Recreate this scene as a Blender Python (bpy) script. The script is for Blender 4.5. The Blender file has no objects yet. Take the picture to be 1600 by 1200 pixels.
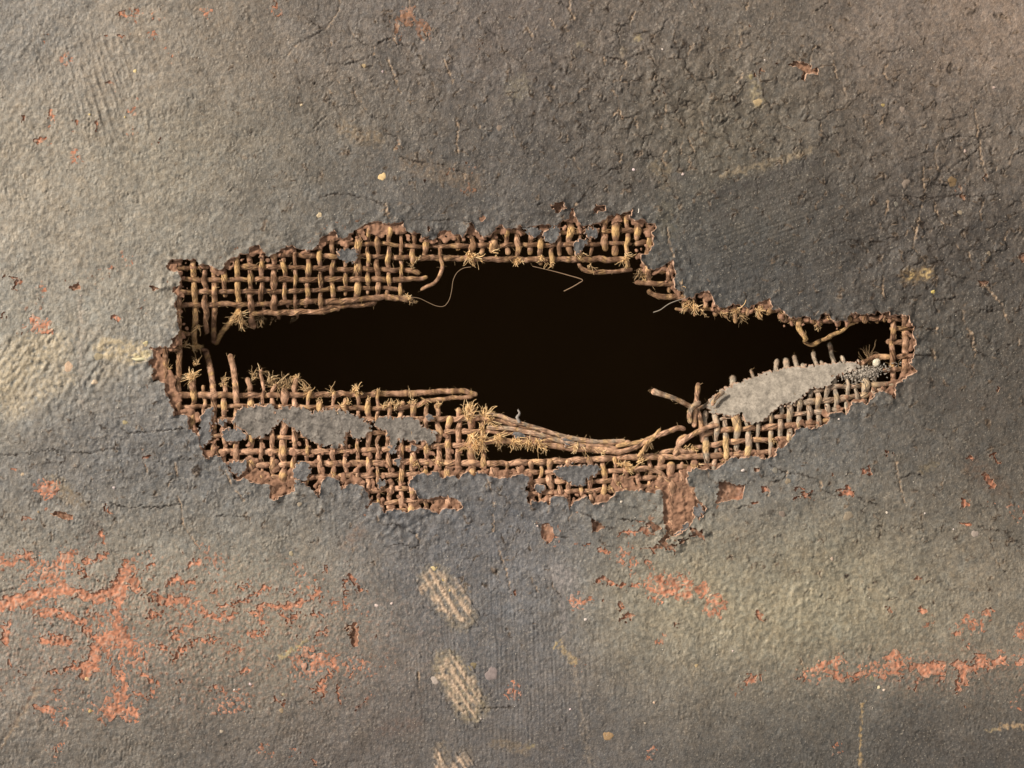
import bpy, math, random
import numpy as np

# ------------------------------------------------------------------ camera, light, exposure
S = bpy.context.scene
COL = S.collection
PX = 1e-4                                   # one unit of the layout below = 0.1 mm on the canvas
D_CAM = 0.36
cam_d = bpy.data.cameras.new("camera")
cam = bpy.data.objects.new("camera", cam_d)
COL.objects.link(cam)
cam.location = (0, -D_CAM, 0)
cam.rotation_euler = (math.radians(90), 0, 0)
cam_d.sensor_width = 36.0
cam_d.lens = 36.0 * D_CAM / 0.16
cam_d.clip_start = 0.01
cam_d.clip_end = 20.0
cam_d.dof.use_dof = True
cam_d.dof.focus_distance = D_CAM
cam_d.dof.aperture_fstop = 7.0
S.camera = cam

w = bpy.data.worlds.new("World")
S.world = w
w.use_nodes = True
bg = w.node_tree.nodes["Background"]
bg.inputs[0].default_value = (1.0, 0.93, 0.84, 1)
bg.inputs[1].default_value = 0.52


def area(name, loc, size, power, col):
    l = bpy.data.lights.new(name, 'AREA')
    l.shape = 'DISK'
    l.size = size
    l.energy = power
    l.color = col
    o = bpy.data.objects.new(name, l)
    COL.objects.link(o)
    o.location = loc
    v = -np.array(loc, float)
    from mathutils import Vector
    o.rotation_euler = Vector(v).to_track_quat('-Z', 'Y').to_euler()
    return o


area("room_lamp", (-1.45, -1.0, 0.82), 0.36, 72.0, (1.0, 0.89, 0.74))

S.view_settings.view_transform = 'Standard'
S.view_settings.look = 'None'
S.view_settings.exposure = 0
S.view_settings.gamma = 1

rnd = random.Random(7)
R = np.random.default_rng(11)
LIGHT = np.array([0.975, 0.935, 0.83])         # overall tint of the light, divided out of the paint colours
KALB = 0.70


def lin(c):
    c = np.asarray(c, float) / 255.0
    return np.where(c <= 0.04045, c / 12.92, ((c + 0.055) / 1.055) ** 2.4)


def alb(c, k=1.0):
    """pigment colour of a surface seen as sRGB c under the room light"""
    return np.clip(lin(c) * KALB * k / LIGHT, 0.002, 0.85)


ROOT = np.array([0.0, 0.0, -0.12])          # base of the painting


def W(x, y, z):
    x, y, z = np.broadcast_arrays(np.asarray(x, float), np.asarray(y, float), np.asarray(z, float))
    return np.stack([(x - 800) * PX, -z * PX, (600 - y) * PX], -1) - ROOT


# ------------------------------------------------------------------ mesh helpers
def build_mesh(name, V, polys, mats, matidx=None, attrs=None, smooth=True):
    """polys: list of (n,k) int arrays"""
    me = bpy.data.meshes.new(name)
    V = np.asarray(V, np.float32)
    polys = [np.asarray(p, np.int32) for p in polys if len(p)]
    nl = sum(p.size for p in polys)
    npoly = sum(len(p) for p in polys)
    me.vertices.add(len(V))
    me.vertices.foreach_set("co", V.ravel())
    me.loops.add(nl)
    me.loops.foreach_set("vertex_index", np.concatenate([p.ravel() for p in polys]))
    me.polygons.add(npoly)
    tot = np.concatenate([np.full(len(p), p.shape[1], np.int32) for p in polys])
    st = np.zeros(npoly, np.int32)
    st[1:] = np.cumsum(tot)[:-1]
    me.polygons.foreach_set("loop_start", st)
    me.polygons.foreach_set("loop_total", tot)
    if matidx is not None:
        me.polygons.foreach_set("material_index", np.asarray(matidx, np.int32))
    me.polygons.foreach_set("use_smooth", np.full(npoly, smooth, bool))
    for m in mats:
        me.materials.append(m)
    for k, a in (attrs or {}).items():
        a = np.asarray(a, np.float32)
        if a.ndim == 1:
            at = me.attributes.new(k, 'FLOAT', 'POINT')
            at.data.foreach_set("value", a)
        else:
            at = me.attributes.new(k, 'FLOAT_COLOR', 'POINT')
            at.data.foreach_set("color", np.concatenate([a, np.ones((len(a), 1), np.float32)], 1).ravel())
    me.update()
    me.validate()
    return me


def link(name, me, parent=None, label=None, cat=None, group=None, kind=None):
    o = bpy.data.objects.new(name, me)
    COL.objects.link(o)
    if parent is not None:
        o.parent = parent
    for k, v in (("label", label), ("category", cat), ("group", group), ("kind", kind)):
        if v:
            o[k] = v
    return o


# ------------------------------------------------------------------ noise fields on the canvas plane
ST = 1.45
X0, X1, Y0, Y1 = -240.0, 1840.0, -180.0, 1380.0
NX = int(round((X1 - X0) / ST)) + 1
NY = int(round((Y1 - Y0) / ST)) + 1
GX = X0 + ST * np.arange(NX)
GY = Y0 + ST * np.arange(NY)
XX, YY = np.meshgrid(GX, GY)
FXF = np.fft.rfftfreq(NX, ST)[None, :]
FYF = np.fft.fftfreq(NY, ST)[:, None]
FR = np.sqrt(FXF ** 2 + FYF ** 2)


def _norm(a):
    a = a - a.mean()
    return a / a.std()


def band(lam, seed, bw=0.45):
    """isotropic noise of wavelength about lam"""
    r = np.random.default_rng(seed).standard_normal((NY, NX))
    f = np.fft.rfft2(r)
    with np.errstate(divide='ignore'):
        g = np.exp(-(np.log(np.maximum(FR, 1e-9) * lam) ** 2) / (2 * bw ** 2))
    return _norm(np.fft.irfft2(f * g, s=(NY, NX)))


def low(lam, seed, p=1.0):
    r = np.random.default_rng(seed).standard_normal((NY, NX))
    f = np.fft.rfft2(r) / (1 + (FR * lam) ** 2) ** p
    return _norm(np.fft.irfft2(f, s=(NY, NX)))


def streak(lam, ang, length, seed):
    """ridges running in direction ang (degrees, screen sense, y down)"""
    a = math.radians(ang)
    r = np.random.default_rng(seed).standard_normal((NY, NX))
    f = np.fft.rfft2(r)
    ku = FXF * math.cos(a) + FYF * math.sin(a)        # along
    kv = -FXF * math.sin(a) + FYF * math.cos(a)       # across
    g = np.exp(-(ku * length) ** 2 * 2) * np.exp(-(np.log(np.maximum(np.abs(kv), 1e-9) * lam) ** 2) / (2 * 0.4 ** 2))
    return _norm(np.fft.irfft2(f * g, s=(NY, NX)))


def samp(A, x, y):
    u = np.clip((np.asarray(x, float) - X0) / ST, 0, NX - 1.001)
    v = np.clip((np.asarray(y, float) - Y0) / ST, 0, NY - 1.001)
    i = u.astype(int)
    j = v.astype(int)
    a = u - i
    b = v - j
    return (A[j, i] * (1 - a) + A[j, i + 1] * a) * (1 - b) + (A[j + 1, i] * (1 - a) + A[j + 1, i + 1] * a) * b


def sm(e0, e1, x):
    t = np.clip((x - e0) / (e1 - e0), 0, 1)
    return t * t * (3 - 2 * t)


def win(x0, y0, x1, y1):
    i0 = max(0, int((x0 - X0) / ST)); i1 = min(NX, int((x1 - X0) / ST) + 2)
    j0 = max(0, int((y0 - Y0) / ST)); j1 = min(NY, int((y1 - Y0) / ST) + 2)
    return slice(j0, j1), slice(i0, i1)


def poly_sd(P, px, py):
    """signed distance to polygon, positive inside"""
    P = np.asarray(P, float)
    d = np.full(px.shape, 1e9)
    ins = np.zeros(px.shape, bool)
    n = len(P)
    for k in range(n):
        ax, ay = P[k]
        bx, by = P[(k + 1) % n]
        ex, ey = bx - ax, by - ay
        L = ex * ex + ey * ey
        if L < 1e-9:
            continue
        t = np.clip(((px - ax) * ex + (py - ay) * ey) / L, 0, 1)
        dd = (px - ax - t * ex) ** 2 + (py - ay - t * ey) ** 2
        d = np.minimum(d, dd)
        if ay != by:
            c = ((ay > py) != (by > py)) & (px < (bx - ax) * (py - ay) / (by - ay) + ax)
            ins ^= c
    d = np.sqrt(d)
    return np.where(ins, d, -d)


def line_field(out, pts, r, wx=0, wy=0, pad=8):
    """out = max(out, r - distance to polyline) (r: number or per-point)"""
    pts = [p for p in pts]
    if len(pts) == 1:
        pts = pts * 2
    rs = r if hasattr(r, '__len__') else [r] * len(pts)
    for (a, b, ra, rb) in zip(pts[:-1], pts[1:], rs[:-1], rs[1:]):
        m = max(ra, rb) + pad
        sl = win(min(a[0], b[0]) - m, min(a[1], b[1]) - m, max(a[0], b[0]) + m, max(a[1], b[1]) + m)
        if sl[0].stop <= sl[0].start or sl[1].stop <= sl[1].start:
            continue
        px = XX[sl] + (wx[sl] if not np.isscalar(wx) else wx)
        py = YY[sl] + (wy[sl] if not np.isscalar(wy) else wy)
        ex, ey = b[0] - a[0], b[1] - a[1]
        L = ex * ex + ey * ey
        t = np.clip(((px - a[0]) * ex + (py - a[1]) * ey) / L, 0, 1) if L > 1e-9 else 0.0 * px
        d = np.sqrt((px - a[0] - t * ex) ** 2 + (py - a[1] - t * ey) ** 2)
        out[sl] = np.maximum(out[sl], ra + (rb - ra) * t - d)


N4 = band(4.6, 1); N7 = band(7.5, 2); N10 = band(11, 3); N18 = band(18, 4); N35 = band(36, 5)
L60 = low(60, 6); L20 = low(22, 7); L150 = band(170, 8)
WX = band(9, 21) * 1.0; WY = band(9, 22) * 1.0
WX2 = band(22, 23) * 1.6; WY2 = band(22, 24) * 1.6
# ------------------------------------------------------------------ layout of the painting (0.1 mm units, y down)
# outline of the area where the paint has come off round the tear
PAINT_EDGE = [(261,411),(268,404),(282,405),(299,406),(303,402),(310,412),(319,413),(332,416),(344,422),(349,420),(352,411),(359,403),(370,402),(375,397),(389,396),(390,386),(405,382),(411,392),(419,402),(426,397),(436,392),(441,389),(454,382),(462,385),(467,390),(488,390),(497,382),(499,373),(520,361),(524,358),(528,370),(537,373),(544,367),(562,355),(575,348),(590,345),(597,348),(612,349),(629,346),(632,357),(639,364),(650,362),(656,365),(661,371),(669,370),(676,376),(682,371),(687,360),(704,360),(708,366),(716,366),(723,370),(728,363),(733,350),(738,348),(742,356),(749,366),(757,370),(768,367),(774,356),(783,349),(787,356),(791,357),(808,356),(813,350),(817,355),(842,352),(859,350),(861,354),(872,352),(880,344),(889,342),(892,327),(896,323),(899,336),(907,352),(915,353),(922,350),(936,347),(943,344),(949,338),(962,335),(977,333),(988,326),(989,331),(984,338),(992,345),(999,342),(1007,342),(1012,350),(1024,348),(1026,355),(1020,364),(1022,376),(1020,385),(1014,396),(1001,399),(1002,407),(1012,419),(1024,421),(1037,415),(1046,409),(1052,404),(1054,417),(1057,428),(1053,437),(1056,451),(1060,454),(1065,456),(1069,465),(1081,465),(1088,459),(1101,453),(1109,456),(1116,472),(1124,480),(1135,481),(1144,474),(1157,476),(1169,482),(1180,474),(1197,468),(1203,465),(1208,484),(1216,482),(1223,484),(1231,494),(1242,497),(1248,495),(1262,494),(1268,500),(1279,499),(1285,489),(1294,491),(1299,498),(1305,502),(1322,500),(1327,491),(1335,487),(1342,491),(1356,490),(1367,490),(1371,484),(1377,490),(1389,486),(1391,492),(1414,492),(1421,493),(1421,504),(1429,511),(1425,522),(1431,534),(1428,552),(1423,569),(1434,581),(1419,588),(1408,596),(1399,601),(1399,614),(1402,618),(1397,625),(1393,618),(1380,611),(1372,611),(1365,620),(1354,633),(1348,629),(1331,629),(1327,639),(1324,648),(1312,644),(1296,646),(1294,661),(1280,667),(1269,671),(1257,668),(1244,671),(1241,680),(1226,699),(1214,702),(1211,714),(1201,715),(1194,719),(1188,716),(1179,712),(1158,716),(1143,715),(1130,725),(1119,735),(1104,733),(1096,735),(1087,730),(1076,738),(1072,749),(1079,759),(1084,762),(1090,780),(1097,786),(1104,795),(1098,808),(1092,812),(1086,806),(1080,820),(1074,826),(1066,832),(1056,838),(1046,836),(1040,828),(1036,812),(1036,784),(1034,767),(1028,765),(1022,771),(1004,767),(977,766),(964,769),(959,776),(947,784),(927,789),(916,776),(906,781),(897,784),(893,793),(889,797),(887,780),(880,776),(863,775),(859,789),(854,784),(839,784),(831,780),(829,789),(822,780),(826,769),(820,765),(825,757),(826,746),(814,741),(809,742),(797,746),(784,748),(771,746),(759,741),(746,738),(740,745),(732,737),(723,740),(716,751),(712,743),(699,744),(691,749),(684,737),(676,737),(671,743),(659,739),(650,743),(642,749),(639,760),(648,764),(650,769),(656,779),(669,780),(686,775),(699,776),(710,779),(721,784),(723,794),(716,799),(704,795),(691,796),(686,803),(669,797),(656,794),(644,798),(635,801),(624,797),(612,796),(599,802),(597,792),(592,786),(581,784),(577,779),(574,769),(566,759),(547,755),(540,761),(534,767),(530,752),(517,745),(510,745),(503,752),(501,763),(499,778),(491,769),(484,762),(476,757),(467,750),(461,750),(461,767),(452,772),(439,776),(429,782),(420,780),(422,767),(420,757),(405,756),(394,754),(381,746),(368,752),(354,726),(347,720),(345,713),(334,712),(322,718),(319,711),(314,703),(312,700),(310,681),(295,670),(293,649),(284,647),(271,651),(272,642),(265,630),(264,623),(258,614),(257,599),(246,595),(239,597),(237,587),(240,578),(233,569),(231,565),(239,559),(239,548),(231,543),(248,542),(265,542),(270,532),(267,530),(274,525),(280,517),(279,508),(276,499),(276,486),(272,478),(277,463),(270,457),(269,448),(282,446),(282,431),(278,424),(265,424),(260,418)]

# losses of paint away from the tear (red or brown ground shows): polygons, then strokes (points, radius)
LOSS_POLY = [
[(923,808),(930,812),(946,823),(941,827),(924,832),(925,822)],
[(846,818),(857,817),(864,825),(867,840),(856,853),(848,843),(844,830)],
[(1123,752),(1140,752),(1145,757),(1158,758),(1166,755),(1162,765),(1160,780),(1145,782),(1125,786),(1117,786),(1121,770)],
[(1189,759),(1201,759),(1203,768),(1190,770)],[(1177,731),(1186,731),(1188,736),(1178,740)],[(1173,785),(1185,783),(1186,787),(1174,788)],
[(858,320),(880,315),(887,324),(870,335),(863,327)],[(930,319),(947,320),(948,329),(927,334)],
[(107,447),(122,441),(127,450),(113,455)],[(233,446),(252,450),(238,457)],
[(616,34),(626,38),(620,52),(617,60)],[(658,38),(664,44),(667,57),(660,50)],
[(1229,102),(1245,94),(1262,100),(1270,107),(1279,105),(1277,119),(1262,116),(1258,128),(1252,124),(1253,111),(1240,104)],
[(535,972),(548,977),(553,966),(560,975),(562,992),(560,1010),(550,1012),(545,995)],[(545,1060),(551,1035),(556,1045),(548,1058)],
[(748,341),(754,336),(760,340),(757,346),(750,347)],[(667,356),(671,352),(673,360),(669,364)],
[(75,803),(92,797),(113,804),(116,811),(104,813),(88,807)],
[(90,862),(112,862),(117,870),(108,884),(95,880)],[(222,713),(237,710),(236,715),(224,719)],
[(1526,438),(1545,440),(1540,447),(1531,448)],[(1590,396),(1603,394),(1603,408),(1596,411)],[(990,853),(982,862),(990,860)],
[(570,792),(578,783),(582,785),(573,797)],[(364,742),(372,752),(378,750),(366,730)],
]
LOSS_LINES = [
([(-10,946),(0,945),(30,940),(60,928),(95,922)],[14,13,12,11,9]),([(95,922),(125,926),(150,936),(172,926),(190,908),(195,893)],[8,9,10,11,12,8]),
([(195,895),(215,920)],[11,8]),([(190,920),(180,955),(185,985),(200,1005),(212,1025)],[12,8,10,9,6]),([(185,985),(150,1012),(145,1040),(128,1058)],[8,10,11,6]),
([(165,1000),(172,1030)],5),([(75,1050),(100,1048),(130,1038)],[4,6,7]),([(65,1002),(85,1000),(105,1003)],[6,9,8]),([(60,958),(85,957)],8),([(98,958),(130,975),(150,1002)],[6,7,6]),([(140,960),(175,965)],4),
([(230,930),(260,940),(290,938)],[6,9,7]),([(290,938),(310,945),(320,960),(345,967),(368,960)],[6,5,6,7,5]),([(345,947),(370,943),(390,935)],[6,4,4]),([(232,963),(252,960)],6),([(270,985),(275,995),(290,978),(302,973)],[6,5,4,5]),
([(238,1008),(258,1012)],5),([(270,1030),(290,1014),(306,1000)],[6,6,4]),([(312,1000),(335,1000),(350,1003)],4),([(354,1022),(358,1015),(375,1014)],4),([(170,1040),(188,1055),(195,1075),(190,1090),(176,1102),(163,1120)],[4,5,6,7,5,3]),
([(175,1082),(195,1088)],6),([(213,1082),(228,1092),(240,1082)],4),([(222,1052),(240,1065),(243,1072)],4),([(202,1110),(215,1116)],6),([(55,1106),(80,1108)],6),([(88,1080)],6),([(2,980),(12,975),(6,1002)],[6,5,8]),([(262,915),(275,902),(285,912),(302,910)],[4,6,6,5]),
([(275,1070),(287,1060)],2.5),([(368,1052),(395,1045)],3),([(332,1074),(347,1078)],4),([(16,1037)],4),([(32,1050)],4),([(66,1032)],4),([(95,1128)],3),([(86,1165),(88,1180)],3),
([(-5,882),(18,880),(28,868),(50,870),(58,880)],[6,5,6,6,4]),([(40,905),(55,893)],4),([(130,880),(150,874),(165,868)],[6,5,3]),([(158,832),(161,850)],4),([(84,902),(95,912),(112,918)],[5,7,6]),([(124,892),(134,900)],4),([(295,883),(312,878)],5),([(318,857)],3),([(163,786),(172,802)],2.5),([(78,764)],6),([(60,757)],3),([(20,733)],3),([(35,811),(50,806)],2.5),([(330,928),(342,926)],3),([(335,908)],3),([(230,890),(237,883)],4),([(205,885),(195,880)],6),([(375,920),(388,912)],3.5),([(210,895)],5),
([(390,935),(402,925),(426,916)],[4,5,2.5]),([(396,957),(415,945),(432,948),(452,950)],[7,6,5,5]),([(405,960),(410,972)],5),([(440,952),(460,945),(475,938),(498,930)],[5,6,5,5]),([(494,918),(499,935)],4),([(447,928),(466,924)],3),([(442,958),(450,972),(470,957)],[4,5,4]),([(489,958),(502,963)],4),([(513,944),(531,941)],2.5),
([(537,905),(539,925),(538,942),(546,952)],3),([(545,903),(555,908),(563,922)],4.5),([(396,993),(415,988)],[5,4]),([(495,994),(512,983)],[5,5]),([(465,995)],3.5),([(422,1037)],4.5),([(500,1036),(512,1036)],4),([(522,1033),(519,1048),(506,1064),(500,1080),(484,1076)],[5,4,6,7,3]),([(498,1083),(508,1085)],4),([(528,1073),(531,1097)],4),([(433,1093),(443,1097)],4),([(487,1100)],4),([(566,1030),(562,1048)],2.5),([(585,992)],3),([(575,1090),(556,1112)],[1.3,.8]),([(466,1177)],3),([(490,1190)],4),([(415,1175)],3),([(462,886),(463,880)],3),([(508,893),(512,885)],2.5),([(545,880)],2.5),
([(1243,1058),(1265,1061)],[2,3]),([(1277,1055)],3.5),([(1288,1046),(1300,1050),(1312,1060)],[4,7,5]),([(1311,1036)],4),([(1323,1059),(1342,1056),(1365,1048)],[3,5,3]),([(1372,1050),(1380,1058)],4),([(1388,1051),(1400,1045),(1397,1030)],[5,10,4]),([(1402,1040),(1404,1052)],8),([(1425,1042),(1447,1046),(1468,1041)],[6,11,9]),([(1428,1078),(1432,1066),(1440,1055)],[4,4,3]),([(1468,1050),(1470,1066)],[6,4]),([(1492,1037),(1506,1042),(1502,1058),(1497,1075)],[6,9,6,6]),([(1522,1045),(1532,1030)],[7,11]),([(1508,1045),(1555,1036),(1562,1030),(1574,1038)],[6,5,6,4]),([(1590,1035),(1605,1033)],6),([(1493,1077),(1508,1068)],4),
([(1388,952),(1391,957)],4.5),([(1440,953)],6.5),([(1449,975)],[5,5]),([(1537,958),(1546,955)],5),([(1519,970)],5.5),([(1524,980)],5),([(1496,990)],6),([(1512,1009)],4),([(1432,905)],4.5),([(1598,985)],5),([(1507,1108)],3),([(1596,1080)],3),([(1592,1106)],4),([(1304,1167)],3),
([(934,906),(943,905),(957,912)],[4,5,4]),([(966,914),(976,915)],3),([(985,912),(999,915)],2.5),([(1008,912),(1020,910)],3),([(1028,905),(1038,904)],4),([(1053,909),(1068,902),(1076,912),(1068,926)],[2,4,5,4]),([(1095,918)],4),([(1021,932),(1020,938)],4),([(1038,925)],2.5),([(915,937),(926,938)],[5,3.5]),([(942,938)],3.5),([(900,938)],3),([(970,947)],5),([(973,966),(985,962)],4),([(1057,974)],4),([(1036,993)],3),([(1113,953),(1122,940)],[3,6]),([(1183,960),(1191,966)],5),([(1166,1064),(1182,1058)],[6,6]),([(1155,1077)],3),([(804,925)],4),([(802,1080)],4),([(877,1171)],2),([(1018,1180)],2),([(910,1040)],1.5),
([(1302,741)],4),([(1347,740),(1357,735)],4.5),([(1243,765),(1256,764)],3),([(1248,777),(1270,768)],3.5),([(1310,770),(1318,766),(1332,769)],3.5),([(1383,704),(1392,712)],2.5),([(1540,742),(1550,755)],[3,6]),([(1517,714)],3.5),([(1549,710),(1560,722)],3),([(1508,784),(1506,793)],[5,3]),([(1545,788)],2.5),([(1504,818),(1516,820)],3),([(1548,828)],3),([(1560,608)],4),([(1580,800)],2.5),([(1598,805)],4),([(1403,770)],2),
([(970,833),(985,832),(1000,828)],3),([(1000,828),(1013,819),(1027,824)],[4,5,3.5]),([(1002,830),(1028,829)],4),([(1040,838),(1034,847),(1050,858)],[5,6,5]),([(1004,858),(1022,857),(1036,850)],[2.5,3.5,4]),([(938,859),(949,864)],4),([(965,867),(984,867)],2),([(912,853),(921,853)],2.5),([(1009,872),(1016,882)],2.5),([(985,888)],4),([(1077,832),(1094,833),(1100,845)],[4,5,4]),([(1062,848),(1072,842)],3),([(1052,851),(1053,862)],3),
([(190,21),(204,23)],[5,5]),([(211,18)],2.5),([(105,88)],3.5),([(71,55)],3),([(251,17)],3),([(184,57),(194,56)],2.5),([(165,55)],2),([(268,88)],3),([(172,129)],3),([(36,180),(36,190)],3),([(81,172),(79,184)],3),([(119,191)],4),([(151,190),(150,195)],4),([(58,220),(68,217)],4),([(206,205)],2.5),([(248,219)],3),([(122,245)],3),([(211,168)],2.5),([(235,60)],2.5),([(320,17)],2.5),
([(429,0),(430,10)],[3,4]),([(440,12)],2),([(637,20),(638,27)],2.5),([(748,73),(753,70)],[2,3]),([(1212,101)],3),([(1176,114),(1187,118),(1191,108)],1.8),([(1036,143)],3.5),([(1503,302),(1505,306)],3),([(1541,278)],3.5),([(970,178),(972,186)],1.6),([(1173,40)],2.5),
([(182,497)],[5,5]),([(20,432),(28,440),(22,450)],[4,5,2.5]),([(5,430)],4),([(62,450)],2.5),([(169,428)],2),([(145,434)],2.5),([(56,505)],2.5),([(69,506),(68,512)],2.5),([(32,518)],3),([(33,477)],2.5),([(60,470)],2),([(5,495)],4),([(160,455)],1.8),([(198,402)],2.5),([(218,478)],2),([(730,254),(731,258)],3),([(700,271)],3),([(663,284)],2.5),([(632,291)],2.5),([(619,231)],3.5),([(729,300)],3),
([(802,925)],3),
]

# drying and age cracks (points)
CRACKS = [
[(531,0),(529,16),(520,30),(507,46),(492,38),(475,24)],[(507,46),(513,52),(517,70)],[(507,46),(490,56),(463,68),(450,85)],[(546,26),(543,40),(553,58),(570,70),(585,74),(600,63),(614,60),(617,48),(622,36),(633,27),(637,22)],[(640,0),(637,20),(650,33),(660,40),(665,55)],[(585,74),(583,85),(590,92)],[(583,85),(565,95),(540,100),(515,100)],[(614,60),(620,68),(640,72)],[(605,90),(612,110),(622,138),(625,145)],[(552,137),(556,152),(570,172),(590,188)],[(490,130),(510,137),(525,124),(530,130)],[(510,137),(520,150)],[(693,92),(698,106),(708,130)],[(649,122),(655,131),(668,135)],[(747,30),(750,38)],[(760,44),(770,52),(783,58)],[(605,210),(620,213),(622,225),(615,235)],[(712,190),(716,198),(713,225),(716,240)],[(490,201),(500,190),(510,180)],[(745,193),(750,200),(757,200)],[(625,245),(650,253),(680,255),(725,270),(725,285)],
[(890,0),(890,18),(898,30)],[(815,35),(822,43),(832,58)],[(861,30),(865,42)],[(983,38),(975,40),(965,40),(961,38)],[(983,38),(990,20)],[(1080,0),(1084,10)],[(1170,0),(1165,15)],[(943,90),(945,100)],[(950,90),(978,94),(998,83)],[(978,95),(975,110),(968,125)],[(1050,75),(1078,75),(1082,68)],[(1078,75),(1073,90)],[(1175,50),(1165,53),(1158,57),(1155,75)],[(955,140),(966,155),(966,170),(972,187)],[(966,170),(955,183)],[(972,187),(990,182),(1010,172)],[(992,185),(995,200)],[(1040,163),(1055,165),(1080,165),(1090,160)],[(1040,163),(1037,185),(1033,200)],[(1120,177),(1140,175),(1160,158)],[(1073,208),(1078,225),(1085,237)],[(1068,215),(1063,228),(1064,243)],[(1064,243),(1078,242),(1088,238)],[(1075,245),(1078,258),(1074,265)],[(1012,240),(1020,246),(1035,243),(1040,235)],[(1033,248),(1040,260)],[(970,240),(968,255),(975,262)],[(975,262),(955,265),(945,275),(935,278)],[(938,220),(943,235)],[(885,210),(887,220)],[(895,245),(905,265)],[(960,283),(985,290)],[(1120,200),(1135,188)],[(1095,185),(1097,197)],[(1085,125),(1080,118)],[(1160,115),(1150,130)],
[(1295,0),(1298,12)],[(1293,5),(1275,18)],[(1272,72),(1266,88),(1265,102)],[(1272,72),(1295,82),(1308,80)],[(1302,100),(1307,120),(1315,132),(1321,150)],[(1370,87),(1380,80),(1392,82),(1412,74)],[(1387,98),(1380,115),(1387,125),(1400,137)],[(1281,193),(1284,205),(1293,215),(1305,208)],[(1523,172),(1527,198),(1545,198),(1555,190)],[(1527,198),(1526,215),(1505,212),(1480,218),(1465,223)],[(1465,223),(1459,240),(1464,263),(1473,276)],[(1526,215),(1531,218),(1548,214)],[(1531,218),(1531,240),(1535,262),(1542,275)],[(1473,276),(1500,252),(1512,248),(1529,232)],[(1542,275),(1555,266),(1562,254),(1563,250)],[(1542,280),(1560,290)],[(1470,187),(1490,187),(1510,180)],[(1375,195),(1380,180),(1395,178)],[(1442,262),(1442,285),(1445,300)],[(1442,285),(1480,290)],[(1499,285),(1503,300)],[(1395,250),(1380,240)],[(1590,240),(1602,235)],
[(1386,307),(1420,307),(1445,310),(1470,308),(1500,305),(1510,308),(1540,306),(1560,303)],[(1540,306),(1535,318),(1530,330),(1534,350)],[(1386,307),(1386,325),(1382,340)],[(1440,320),(1433,350),(1426,387)],[(1433,357),(1445,360),(1470,355)],[(1460,315),(1461,328),(1470,345),(1476,358)],[(1426,387),(1432,395),(1440,403),(1449,414),(1470,407),(1478,405)],[(1313,380),(1325,375),(1335,375),(1345,382),(1360,378),(1375,378),(1388,378),(1390,381),(1405,374),(1415,368),(1418,360)],[(1470,388),(1480,383),(1492,380),(1497,375),(1503,373)],[(1492,380),(1498,390),(1510,392),(1530,390),(1555,394),(1570,392),(1578,386),(1568,375),(1575,360)],[(1512,392),(1517,408)],[(1550,402),(1555,416)],[(1475,420),(1478,428),(1500,434),(1525,437),(1532,440),(1545,438),(1550,433),(1560,432)],[(1538,445),(1548,458),(1565,478),(1572,500)],[(1470,425),(1462,432),(1462,447)],[(1410,467),(1430,465),(1440,460)],[(1380,430),(1378,455),(1382,467)],[(1460,470),(1500,465)],[(1430,511),(1455,516),(1463,522),(1462,512)],[(1492,487),(1505,485),(1505,500),(1510,512),(1520,525),(1519,540),(1525,550),(1545,558)],[(1525,550),(1522,560)],[(1530,487),(1537,484),(1542,480)],[(1542,487),(1565,485)],[(1591,530),(1592,540),(1602,545)],[(1560,548),(1567,540),(1580,538)],[(1430,555),(1455,556),(1460,558)],[(1460,558),(1461,565)],[(1595,310),(1598,325)],[(1450,532),(1468,537)],
[(1200,725),(1215,733),(1228,740),(1230,740)],[(1230,740),(1250,740),(1270,748),(1282,752),(1283,765),(1305,775)],[(1335,772),(1350,783),(1375,790)],[(1230,737),(1228,745),(1218,752),(1204,753),(1202,765),(1200,775)],[(1380,720),(1400,722),(1402,745),(1405,750),(1425,740),(1440,742)],[(1405,750),(1408,770),(1413,785)],[(1470,675),(1480,685)],[(1372,820),(1385,830)],[(1422,825),(1422,835)],[(1585,845),(1602,852)],[(1555,875),(1563,885),(1572,895)],[(1530,822),(1545,828),(1570,830)],[(1250,1030),(1255,1045),(1258,1060)],[(1360,1025),(1370,1038)],[(1445,1018),(1452,1032)],[(1517,995),(1519,985)],
[(0,711),(25,711),(60,706),(80,702),(110,708),(140,708),(170,702),(188,702)],[(75,718),(80,725)],[(222,700),(222,715),(230,738)],[(272,720),(277,745),(265,752),(262,758)],[(272,720),(300,718)],[(277,775),(283,790),(285,820),(300,840),(312,858)],[(170,785),(195,793),(215,793),(222,788)],[(222,793),(250,793),(280,788)],[(130,782),(138,793),(150,792)],[(340,806),(370,807),(390,808),(392,820)],[(352,735),(362,760),(380,782)],[(190,670),(200,677),(230,675),(290,670)],[(207,890),(222,918),(240,940)],[(588,807),(590,815),(605,820),(618,817),(625,823),(650,835),(656,850)],[(600,855),(625,850),(645,857),(655,852)],[(762,750),(768,770),(772,790)],[(770,805),(770,830)],[(775,845),(780,865),(790,890),(797,920)],[(700,1106),(718,1113),(740,1108),(760,1107),(800,1105)],[(653,1050),(655,1075)],
[(897,800),(910,802),(925,808)],[(947,825),(965,826)],[(868,839),(890,840)],[(888,813),(893,800)],[(968,811),(1005,815),(1030,822),(1036,815)],[(500,309),(520,303),(545,303),(555,307),(575,310),(600,320)],[(603,317),(604,330),(607,342)],[(640,343),(680,345),(712,342),(740,347)],[(840,320),(850,317)],[(893,327),(900,318),(920,310)],[(1042,355),(1045,380),(1052,400)],[(1104,733),(1106,745),(1117,753)],[(1030,700)],[(1165,790),(1150,795)],[(860,900),(865,920),(880,935)],[(830,905),(840,925)],
[(0,925),(20,920)],[(1069,465),(1062,440)],
]

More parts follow.
